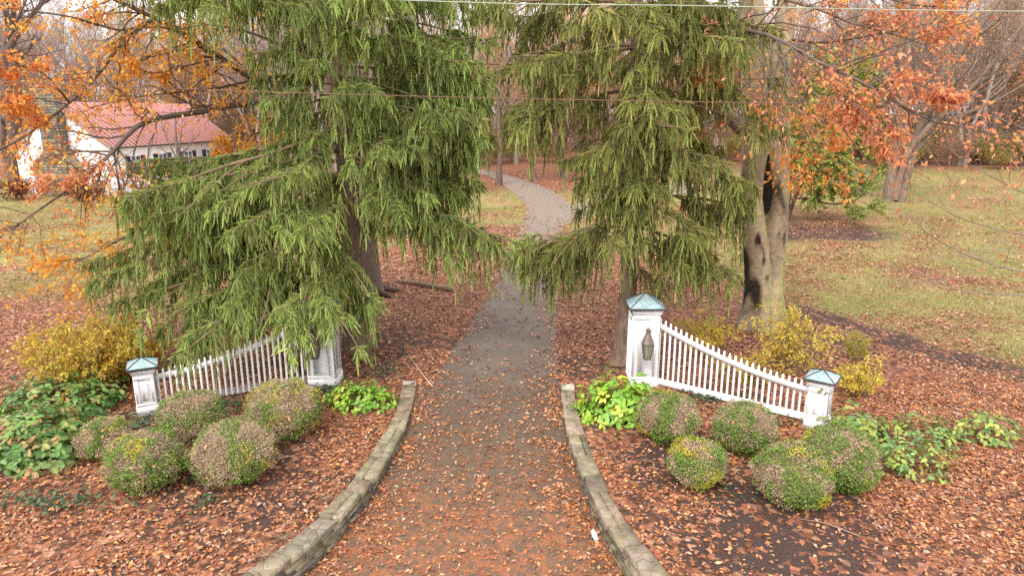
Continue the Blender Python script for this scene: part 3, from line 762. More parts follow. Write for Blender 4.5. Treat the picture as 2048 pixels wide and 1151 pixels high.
SPR2 = [(146, 156, 84), (162, 172, 92), (134, 146, 78), (174, 182, 102), (186, 180, 108), (152, 158, 88)]
spruce('spruce_tree', 'tall narrower yellowish-green spruce with many bare twigs, behind the pillar with the exposed lantern', (tr_[0], tr_[1] + .1, 0), 16, .24, B, 32, SPR2, .14, gap=.22)

# ------------------------------------------------------------------ broadleaf growth
def interp_poly(P, i, t):
    k = P.shape[1]; f = t * (k - 1); j = np.minimum(f.astype(int), k - 2)
    a = P[i, j]; b_ = P[i, j + 1]; return a + (b_ - a) * (f - j)[:, None], nrm(b_ - a)
def sprout(rng, P, R, m, ln_, ang_, up, k=5, t0=.25, rr=.55, wig=.08, taper=.35, rmin=.003, droop=0.0):
    """grow m children per parent polyline"""
    n = len(P); i = np.repeat(np.arange(n), m); t = rng.uniform(t0, 1.0, n * m)
    p, tg = interp_poly(P, i, t)
    rp = np.array([np.interp(a, np.linspace(0, 1, R.shape[1]), R[j]) for a, j in zip(t, i)]) if n * m < 3000 else R[i, np.minimum((t * (R.shape[1] - 1)).astype(int), R.shape[1] - 1)]
    plen = np.linalg.norm(np.diff(P, axis=1), axis=2).sum(1)[i]
    perp = nrm(np.cross(tg, rng.normal(size=(n * m, 3))))
    an = rng.uniform(*ang_, n * m)[:, None]
    d = nrm(tg * np.cos(an) + perp * np.sin(an) + np.array([0, 0, up]))
    L = plen * rng.uniform(*ln_, n * m) * (1.1 - .5 * t)
    q = np.linspace(0, 1, k)[None, :, None]
    C = p[:, None] + d[:, None] * (q * L[:, None, None]) + np.cumsum(rng.normal(0, 1, (n * m, k, 3)) * (wig * L / k * 2)[:, None, None], 1) * (q > 0)
    C[:, :, 2] += (up * .35 - droop) * L[:, None] * (q[..., 0] ** 2)
    r0 = np.maximum(rp * rr, rmin)
    return C, r0[:, None] * np.linspace(1, taper, k)[None, :]
def lay_leaves(rng, buf, P, per, L, wr, pal, down=.5, spread=.06, tmin=.15, jit=.15):
    n = len(P); i = np.repeat(np.arange(n), per); t = rng.uniform(tmin, 1, n * per)
    p, tg = interp_poly(P, i, t)
    p = p + rng.normal(0, spread, p.shape)
    D = nrm(tg * .6 + rng.normal(0, .6, p.shape) + np.array([0, 0, -down]))
    Nn = nrm(rng.normal(0, .55, p.shape) + np.array([0, 0, .8]))
    l = rng.uniform(.75, 1.2, len(p)) * L
    leaves(buf, p, D, Nn, l, l * wr, pick(rng, pal, len(p), jit))

def bare_tree(seed, h, r, spread, fork=0, twig_pal=((120, 104, 96), (104, 90, 82)), bark=(112, 100, 90), leaf=None, nleaf=0, m=(9, 8, 7, 3), lean=0.0, crown0=.3):
    rng = np.random.default_rng(seed); trunk, crown, lf = Buf(), Buf(), Buf()
    z = np.linspace(0, 1, 9); st = []
    for f in range(max(1, fork)):
        a = f * 2 * pi / max(1, fork) + rng.uniform(0, 1); o = .0 if not fork else .22
        w = np.cumsum(rng.normal(0, .012 * h, (9, 2)), 0)
        st.append(np.c_[w[:, 0] + cos(a) * o * h * z ** 1.6 + lean * h * z, w[:, 1] + sin(a) * o * h * z ** 1.6, z * h - .1])
    P0 = np.array(st); R0 = np.repeat((r * (1 - z * .86) + r * .5 * np.exp(-z * 22))[None], len(st), 0)
    tubes(trunk, P0, R0, 9, s2l(bark))
    P1, R1 = sprout(rng, P0, R0, m[0], (.32 * spread, .55 * spread), (.5, 1.0), .3, 6, crown0, .5)
    tubes(trunk, P1, R1, 6, s2l(bark))
    P2, R2 = sprout(rng, P1, R1, m[1], (.35, .65), (.4, 1.0), .22, 5, .2, .55)
    tubes(crown, P2, R2, 4, pick(rng, [bark], len(P2)))
    P3, R3 = sprout(rng, P2, R2, m[2], (.35, .7), (.4, 1.0), .12, 4, .15, .6, rmin=.009)
    tubes(crown, P3, R3, 3, pick(rng, twig_pal, len(P3)))
    P4, R4 = sprout(rng, P3, R3, m[3], (.4, .8), (.4, 1.0), .1, 3, .2, .7, rmin=.008)
    tubes(crown, P4, R4, 3, pick(rng, twig_pal, len(P4)))
    if nleaf: 
        lay_leaves(rng, lf, P3, nleaf, .13, .6, leaf, spread=.12)
    return trunk, crown, (lf if nleaf else None)
def plant_tree(name, label, cat, group, bufs, loc, rz=0, sc=1.0):
    t = thing(name, label, cat, group, loc, rz); t.scale = (sc,) * 3
    tb, cb, lb = bufs
    tb.build('trunk', M['bark'], t, True)
    c = cb.build('crown', M['twig'], t)
    if lb: lb.build('foliage', M['leaf'], c)
    return t

OR = [(228, 150, 78), (240, 172, 80), (218, 132, 72), (244, 190, 88), (206, 120, 78), (232, 158, 92)]
YE = [(242, 188, 76), (248, 204, 92), (230, 162, 70), (238, 176, 72), (224, 146, 70)]
RU = [(220, 148, 108), (230, 164, 120), (210, 134, 100), (236, 178, 122), (198, 126, 100), (236, 166, 104)]
GREY = s2l((112, 98, 90)); LIMB = (104, 90, 80)

def leafy_limb(rng, limbb, lf, pts, r0, r1, n1, n2, per, pal, L=.11, len1=(.15, .35), down=.45, up=.05):
    P = resample(pts, 16)[None]; R = np.linspace(r0, r1, 16)[None]
    tubes(limbb, P, R, 7, s2l(LIMB))
    P1, R1 = sprout(rng, P, R, n1, len1, (.5, 1.2), up, 6, .1, .5, droop=.05)
    P2, R2 = sprout(rng, P1, R1, n2, (.3, .6), (.4, 1.0), up * .5, 5, .15, .6, droop=.08)
    tubes(limbb, P1, np.minimum(R1, .02), 4, s2l(LIMB)); tubes(limbb, P2, np.minimum(R2, .008), 3, s2l(LIMB))
    lay_leaves(rng, lf, P2, per, L, .5, pal, down)
    lay_leaves(rng, lf, P1[:, 2:], per, L, .5, pal, down)

# beech behind the weeping spruce, its limbs reaching over to the left
rng = np.random.default_rng(41)
lb = G(735, 592)
t = thing('beech_tree', 'orange-leaved beech behind the weeping spruce, limbs arching out over the white house', 'tree', loc=(0, 0, 0))
tb, lf, cr = Buf(), Buf(), Buf()
zz = np.linspace(-.1, 14, 40)
Pt = np.c_[lb[0] - .16 * np.maximum(zz - 2, 0), np.full(40, lb[1] + .2), zz]
th = np.arange(24) * 2 * pi / 24
tubes(tb, Pt, .44 * (1 - zz / 18) + .16 * np.exp(-np.maximum(zz, 0) / .5), 20, s2l((112, 96, 84)))
for a in np.arange(8) * pi / 4 + .2:
    L = rng.uniform(.8, 1.5); q = np.linspace(.3, 1, 7)
    tubes(tb, np.c_[lb[0] + np.cos(a + q * .2) * L * q, lb[1] + .2 + np.sin(a + q * .2) * L * q, .42 * (1 - q) ** 1.3 - .02], .17 * (1.1 - q), 7, s2l((96, 80, 70)))
tb.build('trunk', M['beech'], t, True)
A = [W(600, 235, 21.5), W(542, 189, 20.5), W(487, 146, 19.5), W(417, 101, 18.5), W(368, 70, 18), W(313, 38, 17.5), W(240, 5, 17), W(150, -40, 16.5)]
Bp = [W(560, -60, 21.5), W(470, -20, 20), W(382, 10, 19), W(299, 42, 18), W(240, 90, 17.4), W(195, 150, 17), W(139, 205, 16.5), W(60, 265, 16), W(0, 300, 15.6)]
Cp = [W(600, 240, 21.5), W(546, 212, 20.5), W(487, 207, 19.5), W(417, 221, 18.3), W(348, 231, 17.4), W(295, 242, 16.6), W(264, 261, 16), W(240, 288, 15.7), W(215, 313, 15.4), W(191, 334, 15.2), W(146, 372, 14.8), W(70, 425, 14.4), W(0, 474, 14)]
Dp = [W(299, 42, 18), W(243, 61, 17), W(150, 36, 15.5), W(60, 22, 14.5), W(-40, 10, 14)]
E1 = [W(240, 288, 15.7), W(200, 330, 15), W(150, 345, 14.5), W(90, 375, 14)]
E2 = [W(660, 420, 21), W(500, 430, 19), W(360, 440, 18), W(260, 470, 17), W(180, 510, 16.5), W(110, 545, 16.2)]
E3 = [W(640, 300, 21), W(520, 300, 19.5), W(420, 330, 18.5), W(330, 400, 18), W(250, 430, 17.6)]
E4 = [W(139, 205, 16.5), W(90, 150, 15.5), W(30, 130, 14.8), W(-40, 120, 14.4)]
E5 = [W(620, 130, 21.5), W(560, 90, 20), W(480, 60, 19), W(400, 50, 18), W(330, 70, 17.5)]
E6 = [W(600, 170, 21), W(520, 160, 19.5), W(440, 175, 18.6), W(350, 185, 17.8), W(270, 195, 17), W(180, 215, 16.5)]
E7 = [W(487, 146, 19.5), W(440, 120, 18.5), W(380, 130, 17.8), W(320, 145, 17.2), W(250, 140, 16.8)]
E8 = [W(600, 260, 21), W(540, 262, 20), W(480, 275, 19.4), W(430, 300, 19)]
E9 = [W(100, 240, 15.5), W(60, 220, 14.8), W(0, 200, 14.2), W(-60, 190, 14)]
for pts, r0, r1, n1, n2, per, pal in ((E6, .045, .01, 22, 6, 5, YE + OR[:2]), (E7, .035, .008, 20, 6, 5, YE + OR[:2]), (E8, .035, .01, 18, 6, 7, YE), (E9, .02, .006, 18, 6, 7, OR), (A, .11, .03, 34, 6, 7, YE), (Bp, .075, .02, 32, 6, 5, OR + YE), (Cp, .095, .014, 40, 6, 5, OR + YE[:2]), (Dp, .03, .008, 16, 5, 5, OR + YE), (E1, .02, .006, 12, 5, 6, RU), (E2, .06, .008, 26, 6, 9, YE), (E3, .05, .01, 18, 6, 7, YE), (E4, .025, .006, 20, 6, 7, OR), (E5, .05, .01, 14, 6, 5, YE)):
    leafy_limb(rng, cr, lf, pts, r0, r1, n1, n2, per, pal, .115, (.12, .3))
c = cr.build('limb', M['twig'], t); lf.build('foliage', M['leaf'], t)

# big hollow beech on the lawn side
rng = np.random.default_rng(43)
YB = G(1525, 655)[1]
t = thing('beech_tree', 'big old beech with pale double trunk, long dark hollow and black streak', 'tree', loc=(0, 0, 0))
tb = Buf(); nz = Noise(9, 1.1); nz2 = Noise(10, .5)
def beech_stem(cpts, rpx, phase, flare):
    P = resample([W(u, v, YB + dy) for u, v, dy in cpts], 90); R = np.interp(np.linspace(0, 1, 90), np.linspace(0, 1, len(rpx)), rpx) * pxm(YB) * .91
    n, k, sd = 1, 90, 44
    b_ = Buf(); tubes(b_, P, R, sd, (.3, .3, .3)); V = b_.V[0].reshape(90, sd, 3)
    ctr = P[:, None, :]; rad = V - ctr; rl = np.linalg.norm(rad, axis=2, keepdims=True); dirn = rad / rl
    an = np.arctan2(dirn[..., 1], dirn[..., 0])
    z = V[..., 2]
    V = ctr + rad * (1 + .05 * nz(V * [1, 1, .4]) + .02 * nz2(V))[..., None]
    fl = flare * np.exp(-np.maximum(z, 0) / .45) * (.55 + .45 * np.cos(an * 5 + phase))
    V = V + dirn * [1, 1, 0] * fl[..., None]
    base = s2l((156, 138, 114)); C = np.broadcast_to(base, V.shape).copy()
    n1 = nz(V * [1.5, 1.5, .35] + 3); n2 = nz2(V * [1, 1, .35]); n3 = nz2(V * [1.6, 1.6, .5] + 7)
    C *= (1 + .2 * n1 + .14 * n2)[..., None]
    right = np.clip(dirn[..., 0], 0, 1)
    mo = np.clip(right * 1.3 - .45 + .45 * n1 + .2 * n2, 0, 1)[..., None] * .75
    C = C * (1 - mo) + s2l((140, 146, 80)) * mo
    return V, C, dirn, n1, n2, n3
def put_stem(V, C):
    k, sd = V.shape[:2]; idx = np.arange(k * sd).reshape(k, sd); A = idx[:-1]; Bq = idx[1:]
    tb.add(V.reshape(-1, 3), np.stack([A, np.roll(A, -1, 1), np.roll(Bq, -1, 1), Bq], -1).reshape(-1, 4), np.clip(C.reshape(-1, 3), .005, 1))
V, C, dn, n1, n2, n3 = beech_stem([(1512, 668, 0), (1515, 600, 0), (1518, 540, 0), (1511, 470, 0), (1504, 400, 0), (1507, 330, 0), (1514, 250, 0), (1512, 160, 0), (1507, 80, 0), (1502, 0, 0), (1500, -120, 0), (1490, -300, .5)], [36, 30, 29, 26, 22, 24, 27, 29, 26, 23, 21, 16], 1.0, .28)
zt = V[..., 2]
streak = np.clip((-dn[..., 0] - .5 + .28 * n1 + .3 * n2 + .12 * n3) * 3, 0, 1) * sstep(.3, .9, zt) * (1 - sstep(4.2, 5.2, zt + n1 * .5)) * .95
C = C * (1 - streak[..., None]) + s2l((30, 25, 24)) * streak[..., None]
sc_ = np.clip((n3 - .55) * 4, 0, 1) * np.clip(-dn[..., 1], 0, 1) * sstep(1.2, 1.8, zt) * (1 - sstep(3.6, 4.2, zt))
C = C * (1 - sc_[..., None]) + s2l((44, 36, 32)) * sc_[..., None]
put_stem(V, C)
V, C, dn, n1, n2, n3 = beech_stem([(1540, 668, .0), (1542, 600, .0), (1543, 540, 0), (1551, 470, 0), (1559, 400, 0), (1558, 330, 0), (1557, 250, .0), (1558, 160, .0), (1566, 80, 0), (1574, 0, 0), (1584, -120, 0), (1610, -300, -.5)], [30, 25, 24, 24, 20, 21, 22, 22, 20, 18, 16, 11], 2.4, .26)
zt = V[..., 2]
C = C * (1 - (np.clip((n3 - .8) * 3, 0, 1) * sstep(1.5, 2.4, zt))[..., None] * .7)
put_stem(V, C)
tubes(tb, np.array([W(1515, 250, YB + .9), W(1470, 150, YB + .8), W(1425, 100, YB + .7), W(1400, 20, YB + .6), W(1380, -80, YB + .5)]), np.array([.28, .24, .22, .2, .17]), 14, s2l((140, 128, 112)))
tubes(tb, np.array([W(1490, 260, YB - .1), W(1465, 240, YB - .15), W(1440, 215, YB - .2), W(1422, 200, YB - .2)]), np.array([.24, .19, .17, .16]), 12, s2l((136, 122, 104)))
tb.build('trunk', M['beech'], t, True)
hb = Buf()
tubes(hb, np.array([W(1536, 248, YB + .0), W(1534, 300, YB + .0), W(1534, 345, YB + .02), W(1533, 380, YB + .02), W(1530, 410, YB + .0), W(1520, 450, YB - .1)]), np.array([.02, .08, .12, .17, .16, .02]) , 10, (.02, .016, .014))
hb.build('hollow', M['heart'], t, True)  # solid dark tube between the stems, coloured as the hollow's inner shade
kn = Buf(); a = np.linspace(0, 2 * pi, 21); cc = W(1563, 243, YB - .31); 
tubes(kn, np.c_[cc[0] + .13 * np.cos(a), np.full(21, cc[1] + .06) + .02 * np.sin(a), cc[2] + .17 * np.sin(a)], np.full(21, .045), 8, s2l((120, 110, 84)))
kn.build('knot_rim', M['beech'], t, True)
kd = Buf(); kd.add(np.c_[cc[0] + .12 * np.cos(a[:-1]), np.full(20, cc[1] + .045), cc[2] + .16 * np.sin(a[:-1])], np.arange(20)[::-1][None], (.02, .02, .02)); kd.build('knot_dark_disc', M['heart'], t)  # flat disc painted near-black for the shade inside the knot
cc = W(1420, 198, YB - .25); kd = Buf(); R2 = .13
tubes(kd, np.array([cc, cc + [-.03, -.03, .02]]), [R2, R2 * .9], 10, (.02, .02, .02), True); kd.build('broken_end', M['heart'], t)  # stub end coloured near-black for its shaded hollow
cr, lf = Buf(), Buf()
L1 = [W(1500, -40, YB - .3), W(1470, 50, 16.5), W(1500, 62, 15), W(1555, 77, 14.2), W(1628, 120, 13.6), W(1694, 150, 13.3), W(1752, 180, 13), W(1810, 215, 12.8), W(1870, 245, 12.6), W(1957, 259, 12.4), W(2060, 290, 12.2)]
L2 = [W(1570, 0, YB - .2), W(1640, 20, 17), W(1700, 45, 16), W(1790, 70, 15.5), W(1850, 90, 15.2)]
L3 = [W(1628, 120, 13.6), W(1660, 160, 13.3), W(1690, 195, 13.1), W(1720, 230, 13), W(1760, 270, 12.9), W(1790, 300, 12.8)]
L4 = [W(1560, 170, YB - .4), W(1590, 220, 16), W(1610, 260, 15), W(1630, 300, 14.6), W(1650, 335, 14.4)]
L5 = [W(1500, 80, YB - .5), W(1470, 90, 16), W(1450, 110, 15.5), W(1440, 150, 15.2)]
L6 = [W(1510, 100, YB - .5), W(1530, 150, 16.4), W(1520, 190, 16), W(1530, 230, 15.8)]
L7 = [W(1575, -60, YB), W(1640, -30, 17), W(1730, -15, 16), W(1830, 10, 15.5), W(1930, 15, 15)]
L8 = [W(1752, 180, 13), W(1800, 160, 12.6), W(1850, 175, 12.4), W(1890, 200, 12.2)]
L9 = [W(1585, 80, YB - .3), W(1650, 85, 17), W(1720, 75, 16.2), W(1800, 60, 15.6), W(1900, 40, 15)]
L10 = [W(1560, 120, YB - .3), W(1620, 180, 17), W(1680, 230, 16.4), W(1740, 255, 16), W(1800, 260, 15.6)]
L11 = [W(1500, 160, YB - .5), W(1460, 200, 17), W(1430, 240, 16.6), W(1400, 250, 16.4)]
for pts, r0, r1, n1, n2, per, pal in ((L9, .035, .008, 26, 5, 4, RU), (L10, .03, .008, 18, 6, 5, RU), (L11, .025, .006, 8, 5, 4, RU), (L1, .05, .008, 40, 5, 4, RU), (L2, .04, .01, 24, 5, 6, RU), (L3, .02, .006, 30, 6, 5, RU), (L4, .025, .006, 24, 6, 6, OR), (L5, .025, .006, 14, 6, 6, RU), (L6, .02, .006, 5, 5, 4, RU), (L7, .04, .01, 24, 5, 5, OR), (L8, .015, .005, 24, 5, 5, RU)):
    leafy_limb(rng, cr, lf, pts, r0, r1, n1, n2, per, pal, .11, (.13, .3))
cr.build('limb', M['twig'], t); lf.build('foliage', M['leaf'], t)

# multi-stemmed bare tree on the right lawn
def stems_tree(name, label, stems, r0, seed, sub=(7, 7, 6), bark=(118, 104, 92), pal=None, per=0, sides=10):
    rng = np.random.default_rng(seed); t = thing(name, label, 'tree', loc=(0, 0, 0))
    tb, cb, lf = Buf(), Buf(), Buf()
    P = np.array([resample(s, 10) for s in stems]); R = np.array([np.linspace(r, r * .3, 10) for r in r0])
    tubes(tb, P, R, sides, s2l(bark))
    P1, R1 = sprout(rng, P, R, sub[0], (.2, .42), (.4, 1.0), .25, 6, .3, .5); tubes(tb, P1, R1, 6, s2l(bark))
    P2, R2 = sprout(rng, P1, R1, sub[1], (.3, .65), (.4, 1.0), .15, 5, .2, .55); tubes(cb, P2, R2, 4, s2l(bark))
    P3, R3 = sprout(rng, P2, R2, sub[2], (.4, .7), (.4, 1.0), .05, 4, .15, .6, rmin=.006); tubes(cb, P3, np.minimum(R3, .02), 3, pick(rng, [(126, 108, 98), (110, 94, 84)], len(P3)))
    tb.build('trunk', M['bark'], t, True); c = cb.build('crown', M['twig'], t)
    if per:
        lay_leaves(rng, lf, P3, per, .16, .55, pal, spread=.1); lf.build('foliage', M['leaf'], c)
    return t
yb = G(1785, 403)[1]
stems_tree('bare_tree', 'leaning multi-stemmed bare tree with rough bark on the green lawn', [
    [W(1776, 408, yb), W(1785, 330, yb), W(1798, 250, yb), W(1815, 160, yb + .5), W(1815, 60, yb + 1), W(1790, -80, yb + 1)],
    [W(1798, 408, yb), W(1818, 330, yb), W(1835, 270, yb), W(1870, 180, yb - .5), W(1930, 90, yb - 1), W(2000, 0, yb - 1), W(2050, -80, yb - 1)],
    [W(1790, 400, yb - .3), W(1808, 320, yb - .3), W(1850, 260, yb - .6), W(1930, 190, yb - 1), W(1990, 120, yb - 2), W(2060, 30, yb - 2)],
    [W(1785, 395, yb + .3), W(1800, 300, yb + .4), W(1812, 200, yb + 1), W(1870, 60, yb + 2), W(1900, -60, yb + 2)],
    [W(1800, 350, yb + .2), W(1840, 290, yb), W(1900, 240, yb), W(1985, 205, yb), W(2080, 150, yb)]], (.42, .38, .26, .22, .2), 51, (8, 7, 6), (122, 106, 92), RU, 1)

# conifers with flat yellow-green sprays
def flat_conifer(name, label, base, stems, seed, pal, nb=9, L=.28, bark=(86, 68, 58), per=19):
    rng = np.random.default_rng(seed); t = thing(name, label, 'tree', loc=(0, 0, 0)); tb, lf = Buf(), Buf()
    P = np.array([resample(s, 10) for s, r in stems]); R = np.array([np.linspace(r, r * .25, 10) for s, r in stems])
    tubes(tb, P, R, 8, s2l(bark))
    P1, R1 = sprout(rng, P, R, nb, (.3, .6), (.8, 1.4), .05, 6, .3, .45); tubes(tb, P1, np.minimum(R1, .06), 4, s2l(bark))
    P2, R2 = sprout(rng, P1, R1, 13, (.3, .6), (.5, 1.1), .0, 5, .1, .5, droop=.1); tubes(tb, P2, np.minimum(R2, .015), 3, s2l(bark))
    n = len(P2) * per; i = np.repeat(np.arange(len(P2)), per); q = rng.uniform(0, 1, n); p, tg = interp_poly(P2, i, q)
    D = nrm(tg * .6 + rng.normal(0, .5, p.shape) * [1, 1, .45] - [0, 0, .15]); l = rng.uniform(.5, 1.1, n) * L
    tone = pick(rng, pal, len(P2), .2)[i] * rng.uniform(.8, 1.2, (n, 1))
    leaves(lf, p, D, nrm(rng.normal(0, .8, p.shape) + [0, -.3, .6]), l, l * .5, tone, .1)
    tb.build('trunk', M['bark'], t, True); lf.build('crown', M['needle'], t)
    return t
YG = [(184, 182, 90), (168, 172, 84), (198, 192, 96), (150, 160, 80), (136, 150, 76)]
DG = [(124, 138, 72), (140, 152, 78), (156, 162, 82), (172, 172, 88)]
y1 = G(1580, 440)[1]; y2 = G(1690, 376)[1]
flat_conifer('yew_tree', 'dark spreading evergreen with low crooked limbs over the mulch circle', None, [
    ([W(1572, 448, y1), W(1590, 395, y1), W(1605, 365, y1), W(1640, 335, y1), W(1670, 315, y1)], .14),
    ([W(1570, 448, y1), W(1578, 400, y1 - .5), W(1620, 398, y1 - .8), W(1660, 408, y1 - 1.2), W(1700, 405, y1 - 1.6), W(1730, 388, y1 - 2)], .09),
    ([W(1570, 448, y1 + .2), W(1580, 380, y1), W(1588, 310, y1), W(1600, 250, y1), W(1605, 200, y1)], .14),
    ([W(1568, 448, y1 + .2), W(1560, 380, y1 + .5), W(1550, 310, y1 + 1), W(1545, 250, y1 + 1)], .12),
    ([W(1574, 446, y1), W(1600, 375, y1), W(1630, 350, y1 - .5), W(1660, 365, y1 - 1)], .08)], 61, DG, 12, .26)
flat_conifer('cedar_tree', 'yellow-green conifer with a short thick trunk beside the gravelly far drive', None, [
    ([W(1690, 378, y2), W(1692, 320, y2), W(1690, 250, y2), W(1685, 190, y2), W(1680, 140, y2)], .45),
    ([W(1691, 330, y2), W(1720, 300, y2 - .5), W(1750, 300, y2 - 1), W(1780, 310, y2 - 1.5)], .15),
    ([W(1690, 330, y2), W(1660, 290, y2 - .5), W(1625, 280, y2 - 1), W(1600, 290, y2 - 1)], .15),
    ([W(1690, 290, y2), W(1640, 225, y2), W(1610, 215, y2), W(1580, 210, y2)], .14), ([W(1690, 270, y2), W(1720, 240, y2), W(1750, 235, y2)], .14)], 62, YG, 16, .4)

# ------------------------------------------------------------------ the far woods
protos = []
UND = 'low branchy understory tree in the far woods'
specs = [(1, 18, .28, 1.0, 0, (11, 9, 7, 4)), (2, 16, .24, 1.15, 2, (7, 8, 7, 4)), (3, 20, .30, .9, 0, (12, 9, 7, 4)), (4, 15, .2, 1.2, 3, (6, 8, 7, 4)), (5, 17, .24, 1.0, 0, (13, 9, 7, 3))]
tw = [((168, 146, 132), (150, 128, 116)), ((160, 134, 118), (176, 150, 132)), ((164, 146, 134), (146, 126, 116)), ((178, 146, 122), (160, 130, 110)), ((168, 142, 120), (182, 154, 128))]  # twig tones lightened so distance haze is part of the colour
WL = 'bare grey-brown tree in the far woods behind the lawn'
for (sd, h, r, spd, fk, mm), tp in zip(specs, tw):
    p = plant_tree('woodland_tree', WL, 'tree', 'bare trees of the far woods', bare_tree(100 + sd, h, r, spd, fk, tp, (148, 134, 126), m=mm), (0, 0, 0))
    protos.append(p)
rust = plant_tree('woodland_tree', 'rust-leaved tree in the far woods beyond the driveway', 'tree', 'rust-leaved trees of the far woods', bare_tree(120, 13, .25, 1.2, 0, tw[3], (110, 92, 80), OR + RU + [(196, 168, 90), (168, 160, 88)], 8, (10, 8, 6, 2), crown0=.15), (0, 0, 0))
rng = np.random.default_rng(77)
spots = []
tries = 0
while len(spots) < 190 and tries < 20000:
    tries += 1
    y = 64 + 130 * rng.random() ** 1.2; x = rng.uniform(-.9, .9) * y
    u = 1024 + x / (y * cp + 1.5) * FPX
    if y < 78 and 980 < u: continue
    if y < 90 and 700 < u < 1250 and rng.random() < .6: continue
    if u < 560 and y < 80: continue
    if any((x - a) ** 2 + (y - c_) ** 2 < (2.4 + y * .012) ** 2 for a, c_ in spots): continue
    spots.append((x, y))
used = set()
for i, (x, y) in enumerate(spots):
    k = i % 5
    if k in used: o = copy_tree(protos[k])
    else: o = protos[k]; used.add(k)
    o.location = (x, y, 0); o.rotation_euler = (0, 0, rng.uniform(0, 6.28)); s = rng.uniform(.8, 1.3); o.scale = (s, s, s * rng.uniform(.9, 1.15))
rs = [(2, 63, .9), (8, 69, 1.0), (14, 65, .9), (20, 66, 1.0), (-4, 66, .9), (-1, 60, 1.0), (5, 66, 1.1), (11, 62, 1.0), (-6, 74, 1.1), (17, 72, 1.15), (8, 84, 1.2), (-12, 84, 1.2), (24, 88, 1.1), (40, 92, 1.0)]
under = plant_tree('understory_tree', UND, 'tree', 'understory trees of the far woods', bare_tree(131, 9, .12, 1.3, 3, tw[4], (126, 108, 96), [(190, 140, 96), (176, 150, 84)], 1, (9, 8, 6, 3), crown0=.08), (0, 0, 0))
for k in range(90):
    y = 86 + 70 * rng.random(); x = rng.uniform(-.85, .85) * y
    o = under if k == 0 else copy_tree(under)
    s = rng.uniform(.7, 1.3); o.location = (x, y, 0); o.rotation_euler = (0, 0, rng.uniform(0, 6.28)); o.scale = (s * 1.2, s * 1.2, s)
for k in range(34):
    y = rng.uniform(82, 150); rs.append((rng.uniform(-.8, .8) * y, y, rng.uniform(.9, 1.4)))
for i, (x, y, s) in enumerate(rs):
    o = rust if i == 0 else copy_tree(rust)
    o.location = (x, y, 0); o.rotation_euler = (0, 0, rng.uniform(0, 6.28)); o.scale = (s, s, s)

# near-left tall trunk
ylt = G(28, 366)[1]
stems_tree('bare_tree', 'tall bare tree with a dark trunk beside the white house gable', [[W(28, 368, ylt), W(26, 280, ylt), W(12, 180, ylt), W(8, 100, ylt), W(26, 40, ylt), W(36, -60, ylt)], [W(10, 110, ylt), W(40, 60, ylt), W(80, 10, ylt), W(110, -50, ylt)], [W(12, 160, ylt), W(-20, 90, ylt), W(-60, 40, ylt), W(-90, 0, ylt)]], (.5, .3, .25), 71, (8, 7, 6), (104, 90, 84))

